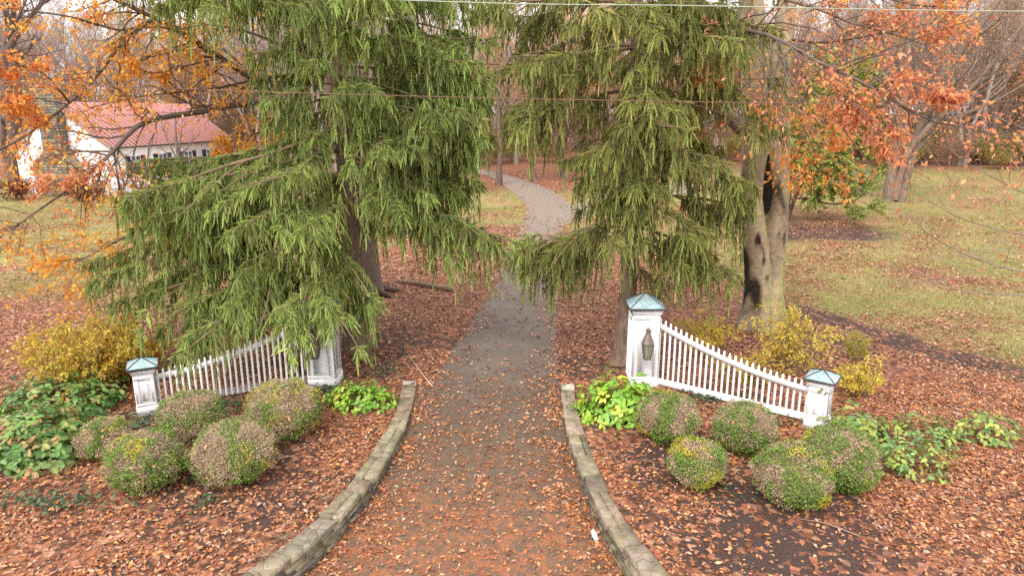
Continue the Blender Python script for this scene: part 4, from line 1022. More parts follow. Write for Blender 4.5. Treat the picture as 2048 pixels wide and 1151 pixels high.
# ------------------------------------------------------------------ house
def house():
    Bc = G(232, 392); Bp_ = np.array([-30.1, 52.0]); th_ = radians(80)
    t = thing('house', 'white painted brick house with red metal roof and fieldstone chimney', 'house', None, (Bp_[0], Bp_[1], 0), radians(-10))
    # local: +x away along gable to the corner is negative; gable along -x (9.3 m), long wall along +y
    Wd, Ln, E, R = 8.2, 15.5, 3.75, 6.75
    b = Buf(); V = [(0, 0, 0), (0, Ln, 0), (-Wd, Ln, 0), (-Wd, 0, 0), (0, 0, E), (0, Ln, E), (-Wd, Ln, E), (-Wd, 0, E), (-Wd / 2, 0, R), (-Wd / 2, Ln, R)]
    b.add(V, [[0, 1, 5, 4], [2, 3, 7, 6]], (.8, .8, .8)); n0 = 0
    b.L.append(np.array([3, 0, 4, 8, 7])); b.T.append(np.array([5])); b.L.append(np.array([1, 2, 6, 9, 5])); b.T.append(np.array([5]))
    m, nt = mat('white_brick'); br = N(nt, 'ShaderNodeTexBrick', i_Scale=4.5); 
    tc = N(nt, 'ShaderNodeTexCoord'); sx = N(nt, 'ShaderNodeSeparateXYZ'); ln(nt, tc, 'Object', sx, 0)
    ad = N(nt, 'ShaderNodeMath', operation='ADD'); ln(nt, sx, 0, ad, 0); ln(nt, sx, 1, ad, 1); cb = N(nt, 'ShaderNodeCombineXYZ'); ln(nt, ad, 0, cb, 0); ln(nt, sx, 2, cb, 1); ln(nt, cb, 0, br, 'Vector')
    br.inputs['Color1'].default_value = rgba(s2l((240, 237, 240))); br.inputs['Color2'].default_value = rgba(s2l((230, 226, 228))); br.inputs['Mortar'].default_value = rgba(s2l((208, 200, 200)))
    finish(nt, br.outputs['Color'], .7, br.outputs['Fac'], .2, .01)
    b.build('wall', m, t)
    r = Buf(); ov = .35; sl = (R - E) / (Wd / 2); k = 0
    for sgn in (1, -1):
        xe = (0 + ov) if sgn > 0 else (-Wd - ov); ze = E - sl * ov; xr_ = -Wd / 2
        for dz in (.04, .14):
            pass
        V = [(xe, -ov, ze + .04), (xe, Ln + ov, ze + .04), (xr_, Ln + ov, R + .04), (xr_, -ov, R + .04), (xe, -ov, ze + .13), (xe, Ln + ov, ze + .13), (xr_, Ln + ov, R + .13), (xr_, -ov, R + .13)]
        r.add(V, [[0, 1, 2, 3], [4, 5, 6, 7], [0, 1, 5, 4], [0, 3, 7, 4], [1, 2, 6, 5]], (.6, .2, .2))
        L = math.hypot(xr_ - xe, R - ze)
        for y in np.arange(-ov + .25, Ln + ov, .5):
            c0 = np.array([xe, y, ze + .13]); c1 = np.array([xr_, y, R + .13])
            d = (c1 - c0) / L; nn = np.array([-d[2], 0, d[0]]) * (1 if d[0] * 1 > 0 else -1); nn = nn if nn[2] > 0 else -nn
            w = np.array([0, .028, 0]); h = nn * .06
            r.add([c0 - w, c0 + w, c1 + w, c1 - w, c0 - w + h, c0 + w + h, c1 + w + h, c1 - w + h], [[4, 5, 6, 7], [0, 4, 7, 3], [1, 2, 6, 5], [0, 1, 5, 4]], s2l((120, 56, 56)))
    m, nt = mat('red_metal_roof'); c = attr(nt); f = noise(nt, .8, 4, .6, objvec(nt))
    k2 = mixc(nt, ramp(nt, f, [(.3, 0.0), (.7, .4)]), s2l((234, 182, 172)), s2l((242, 204, 196)))
    sc3 = N(nt, 'ShaderNodeSeparateColor'); nt.links.new(c, sc3.inputs[0]); gt = N(nt, 'ShaderNodeMath', operation='GREATER_THAN'); gt.inputs[1].default_value = .4; ln(nt, sc3, 0, gt, 0)
    finish(nt, mixc(nt, gt.outputs[0], s2l((176, 106, 100)), k2), .45, None, spec=.4); rf = r.build('roof', m, t)
    gt_ = Buf(); box(gt_, (ov + .05, Ln / 2, E - sl * ov + .03), (.12, Ln + .7, .12), (.1, .1, .1)); box(gt_, (.07, .35, E / 2), (.09, .09, E), (.1, .1, .1)); gt_.build('gutter', M['cap_edge'], t)
    ba = Buf()
    for sgn in (1, -1):
        x0 = 0 if sgn > 0 else -Wd
        d = np.array([-Wd / 2 - x0, 0, R - E]); L = np.linalg.norm(d); a = math.atan2(d[2], d[0])
        Ry = np.array([[cos(a), 0, -sin(a)], [0, 1, 0], [sin(a), 0, cos(a)]])
        box(ba, np.array([x0, -.03, E]) + d / 2 + np.array([0, 0, -.1]), (L - .1, .05, .3), (.8, .8, .8), 0, Ry)
    ba.build('bargeboard', M['paint'], t)
    # chimney of stones
    ch = Buf(); rg = np.random.default_rng(3); pal = [(134, 122, 110), (116, 106, 98), (152, 136, 116), (100, 92, 86), (166, 142, 112), (126, 118, 112)]
    cx = -Wd / 2 - .1
    z = 0.0
    while z < 8.0:
        h = rg.uniform(.12, .26); hw = 1.75 if z < 2.2 else (1.75 - (z - 2.2) * .75 if z < 3.4 else .86); dp = .95 if z < 2.8 else .7
        x = cx - hw
        while x < cx + hw - .05:
            w = min(rg.uniform(.2, .6), cx + hw - x)
            box(ch, (x + w / 2, -.02 - dp / 2 + rg.normal(0, .012), z + h / 2), (w - .015, dp, h - .015), pick(rg, pal, 1)[0], .02); x += w
        z += h
    ch.build('chimney', M['stone'], t)
    for y in (2.6, 5.8, 9.2, 12.4):
        f = Buf(); wz = 2.0
        for dz in (-.78, .78): box(f, (.03, y, wz + dz), (.07, 1.1, .07), (.8, .8, .8))
        for dy in (-.52, 0, .52): box(f, (.03, y + dy, wz), (.06, .06, 1.5), (.8, .8, .8))
        for dz in (-.39, 0, .39): box(f, (.028, y, wz + dz), (.045, .98, .045), (.8, .8, .8))
        fo = f.build('window', M['paint'], t)
        p = Buf(); box(p, (.012, y, wz), (.02, 1.02, 1.5), (.1, .1, .1)); p.build('pane', M['winglass'], fo)
        for sgn in (-1, 1):
            s = Buf(); box(s, (.03, y + sgn * .86, wz), (.05, .52, 1.66), (.05, .05, .06), .008)
            for dz in np.arange(-.7, .71, .1): box(s, (.058, y + sgn * .86, wz + dz), (.012, .42, .05), (.05, .05, .06))
            s.build('shutter', M['shutter'], t)
house()

# ------------------------------------------------------------------ shrubs
def boxwood(label, u, vb, wpx, vt, seed, green, yellow=.12):
    g0 = G(u, vb); d = wpx * pxm(g0[1], vb) * .95; r = d / 2
    ctr = np.array([g0[0], g0[1] + r * .55]); hgt = r * 1.62
    rng = np.random.default_rng(seed); nzA, nzB, nzC = Noise(seed + 500, .55), Noise(seed + 600, .16), Noise(seed + 700, .8)
    t = thing('boxwood_ball', label, 'shrub', 'clipped boxwood balls', (ctr[0], ctr[1], gz(*ctr)))
    n = 13000; q = nrm(rng.normal(size=(n, 3))); q = q[q[:, 2] > -.86]; n = len(q)
    lump = 1 + .075 * nzA(q * r) + .04 * nzB(q * r)
    sh = (rng.uniform(.92, 1.01, n) + .06 * (rng.random(n) < .015) * rng.random(n)) * lump
    P = q * np.array([r, r, hgt / 2]) * sh[:, None] + [0, 0, hgt * .47]
    gr = nzA(P * 1.0 + seed) * 1.1 + .3 * nzB(P) + (green - .45) * 2.4
    isg = gr + rng.normal(0, .3, n) > 0
    ye = (nzC(P + 9) + rng.normal(0, .3, n)) > (1.15 - yellow * 2)
    c = pick(rng, [(204, 180, 144), (186, 160, 126), (216, 194, 160), (162, 138, 108), (196, 172, 140)], n, .15)
    cg = pick(rng, [(104, 134, 52), (122, 154, 60), (142, 170, 74), (92, 120, 48)], n, .12); cy = pick(rng, [(190, 184, 64), (206, 174, 66), (168, 174, 64)], n, .12)
    c = np.where(isg[:, None], np.where(ye[:, None], cy, cg), c)
    D = nrm(q * .25 + rng.normal(0, .6, q.shape)); Nn = nrm(q + [0, 0, .3] + rng.normal(0, .35, q.shape))
    l = np.where(isg, rng.uniform(.022, .036, n), rng.uniform(.018, .04, n)); w = np.where(isg, .66, .34)
    lf = Buf(); leaves(lf, P, D, Nn, l * 1.15, l * w * 1.15, c, .15)
    cr = Buf(); m = 1500; qs = nrm(rng.normal(size=(m, 3))); qs[:, 2] = np.abs(qs[:, 2]) * np.where(rng.random(m) < .7, 1, -.8)
    a = qs * np.array([r, r, hgt / 2]) * rng.uniform(.72, .9, (m, 1)) + [0, 0, hgt * .47]; bb = qs * np.array([r, r, hgt / 2]) * rng.uniform(.93, 1.0, (m, 1)) + rng.normal(0, .025, (m, 3)) + [0, 0, hgt * .47]
    tubes(cr, np.stack([a, (a + bb) / 2 + rng.normal(0, .008, (m, 3)), bb], 1), np.repeat([[.006, .004, .002]], m, 0), 3, pick(rng, [(184, 162, 134), (156, 134, 110), (200, 180, 152)], m))
    for k in range(5): tubes(cr, np.array([[rng.normal(0, .06), rng.normal(0, .06), -.05], [rng.normal(0, .15), rng.normal(0, .15), hgt * .35]]), [.03, .02], 6, s2l((100, 84, 70)))
    th2 = np.linspace(.0, pi, 14); ph = np.arange(20) * 2 * pi / 20
    VV = np.stack([np.outer(np.sin(th2), np.cos(ph)) * r * .8, np.outer(np.sin(th2), np.sin(ph)) * r * .8, np.outer(np.cos(th2), np.ones(20)) * hgt * .4 + hgt * .47], -1)
    VV = VV * (1 + .08 * nzA(VV))[..., None]
    ix = np.arange(280).reshape(14, 20); A = ix[:-1]; B_ = ix[1:]
    co = Buf(); co.add(VV.reshape(-1, 3), np.stack([A, np.roll(A, -1, 1), np.roll(B_, -1, 1), B_], -1).reshape(-1, 4), s2l((124, 106, 84)))
    k = 5; qq = nrm(rng.normal(size=(k, 3)) * [1, 1, .5] + [0, -.3, .9])     # dead leaves caught in the twigs
    leaves(lf, qq * np.array([r, r, hgt / 2]) * 1.02 + [0, 0, hgt * .47], nrm(np.cross(qq, rng.normal(size=(k, 3)))), qq, rng.uniform(.06, .09, k), .04, pick(rng, RU, k))
    co.build('inner_twigs', M['bark'], t); cr.build('branch', M['twig'], t); lf.build('foliage', M['green'], t)
    return t
boxwood('small mostly tan boxwood ball against the big leafy hydrangea', 200, 925, 108, 822, 1, .38)
boxwood('front green-topped boxwood ball nearest the hydrangea mass, speckled with fallen leaves', 275, 992, 158, 868, 2, .66)
boxwood('tan boxwood ball close in front of the short post and fence rail', 372, 893, 138, 800, 3, .34)
boxwood('largest straw-coloured boxwood ball with green only along its rim', 455, 978, 168, 835, 4, .34)
boxwood('olive boxwood ball touched by the hanging spruce tip', 560, 888, 158, 785, 5, .52, .3)
boxwood('boxwood ball next to the bright hydrangea below the tall pillar', 1343, 892, 132, 795, 6, .48, .2)
boxwood('small rounded boxwood ball in front nearest the driveway wall, yellow-tinged', 1400, 982, 126, 868, 7, .52, .34)
boxwood('tan boxwood ball with a green cap in front of the fence pickets', 1497, 914, 134, 815, 8, .44)
boxwood('front mottled green and tan boxwood ball standing lowest on dark mulch', 1595, 1022, 162, 890, 9, .56, .25)
boxwood('greenest boxwood ball just in front of the short end post', 1690, 988, 165, 845, 10, .72)

def hydrangea(label, ctr, rx, ry, h, seed, n, pal, heads=0, L=.13, flop=.35):
    rng = np.random.default_rng(seed); t = thing('hydrangea_shrub', label, 'shrub', None, (ctr[0], ctr[1], gz(ctr[0], ctr[1])))
    nz_ = Noise(seed, .7); st, lf = Buf(), Buf()
    q = nrm(rng.normal(size=(n, 3))); q[:, 2] = np.abs(q[:, 2]) - .25 * rng.random(n)
    P = q * [rx, ry, h] * (rng.uniform(.62, 1.0, (n, 1)) + .12 * nz_(q * [rx, ry, h])[:, None]) + [0, 0, .06]; P[:, 2] = np.maximum(P[:, 2], .05)
    base = q * [rx, ry, 0] * .25
    m = n // 3
    md = base[:m] * .5 + P[:m] * .55 + [0, 0, .08]
    tubes(st, np.stack([base[:m], md, P[:m]], 1), np.repeat([[.009, .007, .004]], m, 0), 4, pick(rng, [(132, 100, 70), (110, 88, 60), (128, 128, 70)], m))
    # whorls: 4 leaves round each tip
    n4 = 5; i = np.repeat(np.arange(n), n4); a = np.tile(np.arange(n4) * 2.4, n) + np.repeat(rng.uniform(0, 6, n), n4)
    out = nrm(q + [0, 0, .5])[i]; r1 = nrm(np.cross(out, [[.3, .2, 1.0]])); r2 = np.cross(out, r1)
    D = nrm(r1 * np.cos(a)[:, None] + r2 * np.sin(a)[:, None] + out * rng.uniform(-.1, .35, (len(i), 1)) - [0, 0, flop * .6])
    l = rng.uniform(.6, 1.15, len(i)) * L
    leaves(lf, P[i] + rng.normal(0, .035, (len(i), 3)), D, out + rng.normal(0, .3, out.shape), l, l * .6, pick(rng, pal, n, .12)[i] * rng.uniform(.72, 1.2, (len(i), 1)), .14, True)
    st.build('stem', M['twig'], t); lf.build('foliage', M['green'], t, True)
    for k in range(heads):
        hb = Buf(); c0 = P[rng.integers(0, n)] * [1, 1, 1.02] + [0, -.03, .05]; nn = 60; qq = nrm(rng.normal(size=(nn, 3))); qq[:, 2] = np.abs(qq[:, 2])
        leaves(hb, c0 + qq * .07, nrm(np.cross(qq, rng.normal(size=(nn, 3)))), qq, .035, .03, pick(rng, [(176, 112, 98), (150, 96, 80), (190, 140, 118)], nn)); hb.build('flower_head', M['litter'], t)
    return t
HG = [(110, 148, 74), (96, 134, 66), (126, 160, 88), (84, 120, 58), (140, 160, 92), (150, 150, 84), (174, 146, 96)]
HB = [(140, 184, 62), (160, 200, 76), (120, 166, 56), (176, 204, 84), (128, 172, 70), (190, 196, 76)]
HS = [(118, 150, 84), (140, 166, 92), (156, 170, 84), (104, 136, 74), (172, 176, 90)]
h1 = G(120, 955); hydrangea('broad leafy green hydrangea with faded pink heads beside the small tan boxwood', (h1[0] - .75, h1[1] + .8), 1.05, .9, .95, 201, 290, HG, 5, .16)
h2 = G(30, 950); hydrangea('wide green hydrangea running out of the picture behind the paler-leaved one', (h2[0] - .5, h2[1] + .9), 1.2, 1.1, .95, 202, 300, HG, 4, .16)
h3 = G(120, 840); hydrangea('rear green hydrangea below the yellow shrub and the short post', (h3[0] - .35, h3[1] + .6), 1.45, .8, .75, 203, 280, HG, 0, .15)
h4 = G(715, 832); hydrangea('small bright green hydrangea at the foot of the half-hidden pillar', (h4[0] - .0, h4[1] + .55), .8, .5, .6, 204, 120, HB, 0, .14)
h5 = G(1240, 858); hydrangea('bright lime-green hydrangea at the foot of the pillar with the exposed lantern', (h5[0] + .05, h5[1] + .7), .95, .7, 1.0, 205, 190, HB, 0, .17)
h6 = G(1735, 905); hydrangea('pale green big-leaved hydrangea right behind the greenest boxwood ball', (h6[0] + .05, h6[1] + .6), .7, .5, .6, 206, 75, HS, 0, .18)
h7 = G(1840, 968); hydrangea('leggy thin hydrangea beside the greenest boxwood ball, brown stems showing', (h7[0], h7[1] + .5), 1.0, .6, .6, 207, 90, HS, 0, .13)
h8 = G(1880, 905); hydrangea('sparse twiggy hydrangea behind the leggy one', (h8[0], h8[1] + .5), .9, .5, .55, 208, 70, HS, 1, .11)
h9 = G(2000, 895); hydrangea('sparse hydrangea with one dried head at the far end of the row', (h9[0], h9[1] + .4), .9, .5, .55, 209, 70, HS, 1, .13)

def leafy_shrub(label, ctr, h, w, seed, nst, pal, per=3, L=.075, stemc=(130, 108, 84), up=.2, m=(6, 4), name='yellow_shrub'):
    rng = np.random.default_rng(seed); t = thing(name, label, 'shrub', None, (ctr[0], ctr[1], gz(ctr[0], ctr[1])))
    st, lf = Buf(), Buf(); z = np.linspace(0, 1, 7)
    a = rng.uniform(0, 2 * pi, nst); rr = np.sqrt(rng.uniform(0, 1, nst)) * w; hh = h * rng.uniform(.6, 1.05, nst) * (1 - .35 * (rr / w) ** 2)
    P = np.stack([np.cos(a)[:, None] * rr[:, None] * (.25 + .75 * z ** 1.3), np.sin(a)[:, None] * rr[:, None] * (.25 + .75 * z ** 1.3), hh[:, None] * z - .04 + 0 * z], -1) + np.cumsum(rng.normal(0, .02, (nst, 7, 3)), 1)
    R = np.repeat(np.linspace(.011, .004, 7)[None], nst, 0); tubes(st, P, R, 4, s2l(stemc))
    P1, R1 = sprout(rng, P, R, m[0], (.2, .45), (.5, 1.1), up, 5, .2, .6, rmin=.0035); tubes(st, P1, R1, 3, s2l(stemc))
    P2, R2 = sprout(rng, P1, R1, m[1], (.4, .8), (.5, 1.1), up * .5, 4, .1, .7, rmin=.003); tubes(st, P2, R2, 3, s2l(stemc))
    lay_leaves(rng, lf, P2, per, L, .5, pal, .35, .02); lay_leaves(rng, lf, P1, per, L, .5, pal, .35, .02)
    st.build('stem', M['twig'], t); lf.build('foliage', M['leaf'], t)
    return t
YL = [(218, 196, 84), (202, 188, 84), (230, 204, 92), (180, 174, 80), (224, 178, 82), (206, 158, 78)]
YR = [(228, 208, 92), (212, 198, 84), (238, 218, 104), (194, 188, 88), (222, 182, 84)]
s1 = G(190, 790); leafy_shrub('dense yellow-olive shrub behind the short post that spruce branches cover', (s1[0] - .3, s1[1] + .6), 1.7, 1.6, 301, 84, YL, 4, .095)
s1 = G(260, 770); leafy_shrub('orange-yellow shrub directly beside the short post under the spruce', (s1[0] - .1, s1[1] + .35), 1.1, .7, 302, 22, [(214, 160, 56), (222, 176, 70), (200, 138, 52), (180, 150, 56)], 4, .1)
s2_ = G(1590, 760); leafy_shrub('tall airy yellow shrub behind the fully visible fence, in front of the hollow beech', (s2_[0], s2_[1] + .5), 1.9, .95, 303, 24, YR, 3, .085)
s2_ = G(1420, 720); leafy_shrub('golden shrub behind the fence just beside the lantern pillar', (s2_[0], s2_[1] + .3), 1.2, 1.0, 304, 20, YR + OR[3:4], 3, .085)
s2_ = G(1730, 800); leafy_shrub('low thin yellow shrub just beyond the short end post', (s2_[0], s2_[1] + .3), .9, .6, 305, 14, YR, 3, .08)
s2_ = G(1500, 780); leafy_shrub('low yellow-green shrub close behind the middle pickets', (s2_[0], s2_[1] + .3), .9, .9, 306, 16, YL, 3, .08)
s2_ = G(560, 745); leafy_shrub('rusty yellow shrub behind the fence beneath the spruce', (s2_[0], s2_[1] + .6), 1.2, 1.0, 307, 18, YL + RU[:2], 3, .08)
s2_ = G(1715, 725); leafy_shrub('single small green-yellow sapling on the leaf-covered slope', (s2_[0], s2_[1]), .9, .22, 308, 5, [(170, 178, 80), (190, 180, 76)], 3, .08)
# far thicket along the right lawn edge and beyond
UB = [(176, 160, 84), (156, 144, 80), (140, 126, 82), (186, 158, 70)]
proto = leafy_shrub('olive-yellow thicket bush at the far edge of the lawn', (0, 0), 3.2, 2.4, 320, 30, UB, 2, .16, (122, 104, 92), name='thicket_bush', m=(7, 5)); proto['group'] = 'thicket bushes at the far lawn edge'
rng = np.random.default_rng(9); first = True
for k in range(110):
    u = rng.uniform(1780, 2350) if k < 26 else rng.uniform(-300, 2300)
    y = rng.uniform(76, 86) if k < 26 else rng.uniform(80, 150)
    x = (u - 1024) / FPX * (y * cp + 1.5)
    o = proto if first else copy_tree(proto); first = False
    s = rng.uniform(.7, 1.4); o.location = (x, y, 0); o.rotation_euler = (0, 0, rng.uniform(0, 6)); o.scale = (s * 1.2, s * 1.2, s)
for i, (u, v, lab, pal) in enumerate([(40, 398, 'russet bush at the foot of the white gable wall', [(150, 92, 66), (128, 84, 66)]), (170, 402, 'reddish-brown bush in front of the stone chimney', [(158, 84, 62), (120, 80, 60), (96, 96, 56)]), (330, 398, 'dark green bush under the shuttered windows', [(70, 80, 46), (90, 92, 54)]), (470, 330, 'dark evergreen bush at the far end of the red-roofed house', [(66, 76, 46), (84, 88, 54)])]):
    g0 = G(u, v); leafy_shrub(lab, (g0[0], g0[1]), 1.6 if i < 3 else 4, 1.5 if i < 3 else 2.5, 330 + i, 34, pal, 4, .14, name='garden_shrub')
proto = leafy_shrub('grey-brown leafless brush bush in the far woods', (0, 0), 3.6, 2.6, 321, 34, [(168, 136, 110), (186, 140, 104)], 1, .16, (136, 118, 106), name='brush_bush', m=(8, 6)); proto['group'] = 'leafless brush bushes in the far woods'
first = True
for k in range(150):
    y = 78 + 100 * rng.random(); x = rng.uniform(-.85, .85) * y
    if y < 84 and x < 5: y += 14
    o = proto if first else copy_tree(proto); first = False
    s = rng.uniform(.9, 1.7); o.location = (x, y, 0); o.rotation_euler = (0, 0, rng.uniform(0, 6)); o.scale = (s * 1.2, s * 1.2, s)
# small bare tree before the house
yh = 47.0
stems_tree('bare_sapling', 'slim bare sapling standing before the shuttered house windows', [[W(357, 395, yh), W(357, 330, yh), W(352, 270, yh), W(350, 220, yh)], [W(357, 330, yh), W(378, 290, yh), W(400, 265, yh)], [W(357, 325, yh), W(335, 280, yh), W(322, 240, yh)], [W(357, 320, yh), W(362, 270, yh), W(366, 230, yh)]], (.13, .06, .06, .07), 72, (5, 4, 3), (110, 96, 90))

# bare twigs of a young maple standing just outside the right edge
rng = np.random.default_rng(91)
t = thing('bare_maple', 'thin bare branches with a few red leaves reaching in over the right lawn', 'tree', loc=(0, 0, 0)); tb, cb, lf = Buf(), Buf(), Buf()
mt = G(2330, 800)
tubes(tb, np.array([[mt[0], mt[1], -.1], [mt[0] - .05, mt[1], 2], [mt[0], mt[1], 4.2], [mt[0] + .1, mt[1], 7]]), [.11, .09, .07, .03], 10, s2l((120, 106, 96)))
tb.build('trunk', M['bark'], t, True)
ym = mt[1]
for s in ([W(2330, 620, ym), W(2200, 560, ym), W(2060, 545, ym - .5), W(1960, 520, ym - .8), W(1860, 470, ym - 1), W(1800, 410, ym - 1.2)], [W(2330, 560, ym), W(2180, 500, ym), W(2050, 470, ym), W(1930, 440, ym - .2), W(1840, 390, ym - .3)], [W(2330, 500, ym), W(2200, 440, ym), W(2080, 400, ym), W(1960, 340, ym), W(1900, 300, ym)],
          [W(2330, 640, ym), W(2200, 600, ym - .4), W(2040, 590, ym - .8), W(1920, 580, ym - 1.0), W(1830, 540, ym - 1.2)], [W(2330, 420, ym), W(2200, 330, ym), W(2080, 270, ym), W(1980, 230, ym)], [W(2330, 320, ym), W(2200, 200, ym), W(2100, 120, ym), W(2000, 60, ym)]):
    P = resample(s, 12)[None]; R = np.linspace(.028, .004, 12)[None]
    tubes(cb, P, R, 5, s2l((138, 122, 112)))
    P1, R1 = sprout(rng, P, R, 9, (.15, .4), (.4, .9), .1, 6, .3, .5, rmin=.003); tubes(cb, P1, np.minimum(R1, .009), 4, s2l((144, 126, 116)))
    P2, R2 = sprout(rng, P1, R1, 3, (.3, .6), (.4, .9), .1, 4, .2, .6, rmin=.0025); tubes(cb, P2, np.minimum(R2, .004), 3, s2l((150, 130, 120)))
    lay_leaves(rng, lf, P2[::6], 1, .08, .8, [(226, 96, 84), (214, 110, 80)], .5, .02)
cb.build('branch', M['twig'], t); lf.build('foliage', M['leaf'], t)

# ------------------------------------------------------------------ leaf litter, grass, ivy
def scatter(name, x0, x1, y0, y1, dens, f, seed, L, pal, lift=.02, tilt=.35, m='litter'):
    rng = np.random.default_rng(seed); n = int((x1 - x0) * (y1 - y0) * dens)
    x = rng.uniform(x0, x1, n); y = rng.uniform(y0, y1, n)
    k = (np.abs(x) < y * .80 + 3.5) & (rng.random(n) < f(x, y)); x, y = x[k], y[k]; n = len(x)
    zd = drive_z(y); dr_ = (x > xl(y)) & (x < xr(y))
    w = np.clip((x - xl(y)) / np.maximum(xr(y) - xl(y), .1), 0, 1)
    z = np.where(dr_, zd + .035 * (1 - (2 * w - 1) ** 2), ground_z(x, y))
    P = np.stack([x, y, z + rng.uniform(.004, lift, n)], -1); a = rng.uniform(0, 2 * pi, n)
    D = np.stack([np.cos(a), np.sin(a), rng.normal(0, tilt, n)], -1); Nn = nrm(rng.normal(0, tilt, (n, 3)) + [0, 0, 1.0])
    l = rng.uniform(.5, 1.4, n) * L
    b = Buf(); leaves(b, P, D, Nn, l, l * rng.uniform(.42, .62, n), pick(rng, pal, n, .2), .16)
    o = b.build(name, M[m]); o['kind'] = 'stuff'; print(name, n); return o
LP = [(172, 116, 84), (188, 134, 100), (150, 100, 74), (202, 154, 120), (120, 84, 66), (178, 124, 92), (158, 110, 86), (210, 168, 138), (160, 100, 70)]
LPn = [(182, 114, 72), (198, 136, 90), (160, 98, 64), (214, 160, 116), (122, 80, 60), (190, 128, 84), (168, 102, 66), (168, 124, 100), (188, 156, 136), (142, 92, 66), (206, 148, 92)]
nD = Noise(55, .9); nE = Noise(56, 3.0)
def wallmask(x, y):
    inw = (y < WALL_END + .25) & (((x < xl(y) + .02) & (x > xl(y) - WALL_T - .03)) | ((x > xr(y) - .02) & (x < xr(y) + WALL_T + .03)))
    return np.where(inw, .03, 1.0)
def f_near(x, y):
    lw, mu, dr_, lf_, fc = zones(x, y); P = np.stack([x, y], -1)
    edge = np.minimum(x - xl(y), xr(y) - x)
    wt = (x - xl(y)) / np.maximum(xr(y) - xl(y), .1); track = 1 - .7 * np.exp(-((wt - .3) / .09) ** 2) - .7 * np.exp(-((wt - .7) / .09) ** 2)
    on = (.05 + .26 * sstep(.3, 1.0, nD(P * [1, 1.3]))) * track + 1.0 * np.exp(-np.maximum(edge, 0) / .34) * sstep(-.7, .4, nD(P) + .25)
    on = on + .1 * sstep(16.5, 13, y) 
    return np.where(dr_ > 0, np.clip(on, 0, 1), np.clip(lf_ * (.66 + .42 * nE(P) + .3 * nB(P)), .07, 1)) * wallmask(x, y)
scatter('fallen_leaves', -16, 17, 7.0, 15.5, 620, f_near, 401, .078, LPn, .035)
scatter('fallen_leaves', -19, 19, 15.5, 25, 300, f_near, 402, .092, LP, .03)
scatter('fallen_leaves', -28, 30, 25, 42, 110, f_near, 403, .13, LP, .03)
scatter('fallen_leaves', -50, 55, 42, 75, 18, lambda x, y: f_near(x, y) * .8, 404, .18, LP, .03)
# orange needle and leaf crumbs on the near asphalt
def f_crumb(x, y):
    P = np.stack([x, y], -1)
    return ((x > xl(y)) & (x < xr(y))) * sstep(-.2, .9, nD(P * [.8, 2.0]) + .25 * nE(P)) * sstep(17, 12, y) * (1 - .6 * np.exp(-(((x - xl(y)) / np.maximum(xr(y) - xl(y), .1) - .3) / .09) ** 2) - .6 * np.exp(-(((x - xl(y)) / np.maximum(xr(y) - xl(y), .1) - .7) / .09) ** 2))
scatter('leaf_crumbs', -5, 5, 6.5, 17, 640, f_crumb, 405, .035, [(186, 112, 68), (168, 96, 58), (206, 138, 92), (144, 84, 56)], .012, .2)
def grassblades():
    rng = np.random.default_rng(410); b = Buf(); tot = 0
    for (x0, x1, y0, y1, dens, L) in ((-20, 22, 9, 30, 420, .085), (-34, 36, 30, 46, 130, .12), (-60, 64, 46, 80, 24, .18)):
        n = int((x1 - x0) * (y1 - y0) * dens); x = rng.uniform(x0, x1, n); y = rng.uniform(y0, y1, n)
        lw, mu, dr_, lf_, fc = zones(x, y)
        k = (np.abs(x) < y * .80 + 1.5) & (rng.random(n) < lw * (1 - mu) * (1 - dr_) * (1 - .55 * np.clip(lf_, 0, 1)) * (1 - fc * .8)); x, y = x[k], y[k]; n = len(x)
        P = np.stack([x, y, ground_z(x, y)], -1); D = nrm(rng.normal(0, .55, (n, 3)) * [1, 1, 0] + [0, 0, .8])
        l = rng.uniform(.6, 1.2, n) * L; q = nrm(np.cross(D, rng.normal(size=(n, 3)))) * (l * .11)[:, None]
        V = np.stack([P - q, P + q, P + D * l[:, None]], 1); tone = nA(np.stack([x, y], -1) * 1.7)[:, None]
        c = pick(rng, [(122, 132, 68), (142, 142, 82), (172, 152, 102), (108, 122, 60), (162, 138, 92)], n, .15) * (1 + .12 * tone)
        b.add(V.reshape(-1, 3), np.arange(n * 3).reshape(-1, 3), np.repeat(c, 3, 0)); tot += n
    o = b.build('grass', M['green']); o['kind'] = 'stuff'; print('grass', tot)
grassblades()
def ivy():
    rng = np.random.default_rng(420); b = Buf()
    areas = [(G(420, 815), 1.6, .45, 520), (G(640, 785), .9, .35, 300), (G(1400, 800), 1.1, .28, 330), (G(260, 850), .8, .5, 360), (G(330, 930), .45, .5, 130), (G(400, 960), .35, .3, 60), (G(120, 770), 1.4, .6, 260), (G(410, 1010), .12, .25, 40), (G(770, 745), .5, .5, 120), (G(1500, 985), .5, .35, 40), (G(90, 1005), 1.2, .35, 260), (G(1560, 845), .7, .2, 90)]
    for c0, rx, ry, n in areas:
        P = np.c_[c0[0] + rng.normal(0, rx * .6, n), c0[1] + rng.normal(0, ry * .6, n)]; z = ground_z(P[:, 0], P[:, 1]) + rng.uniform(.03, .12, n)
        P = np.c_[P, z]; a = rng.uniform(0, 6.3, n); l = rng.uniform(.05, .085, n)
        leaves(b, P, np.stack([np.cos(a), np.sin(a), rng.normal(0, .3, n)], -1), nrm(rng.normal(0, .4, (n, 3)) + [0, -.2, 1.0]), l, l * .9, pick(rng, [(58, 84, 54), (72, 98, 66), (48, 70, 46), (92, 116, 80)], n, .15), .12, True)
    o = b.build('ivy_groundcover', M['green']); o['kind'] = 'stuff'
ivy()

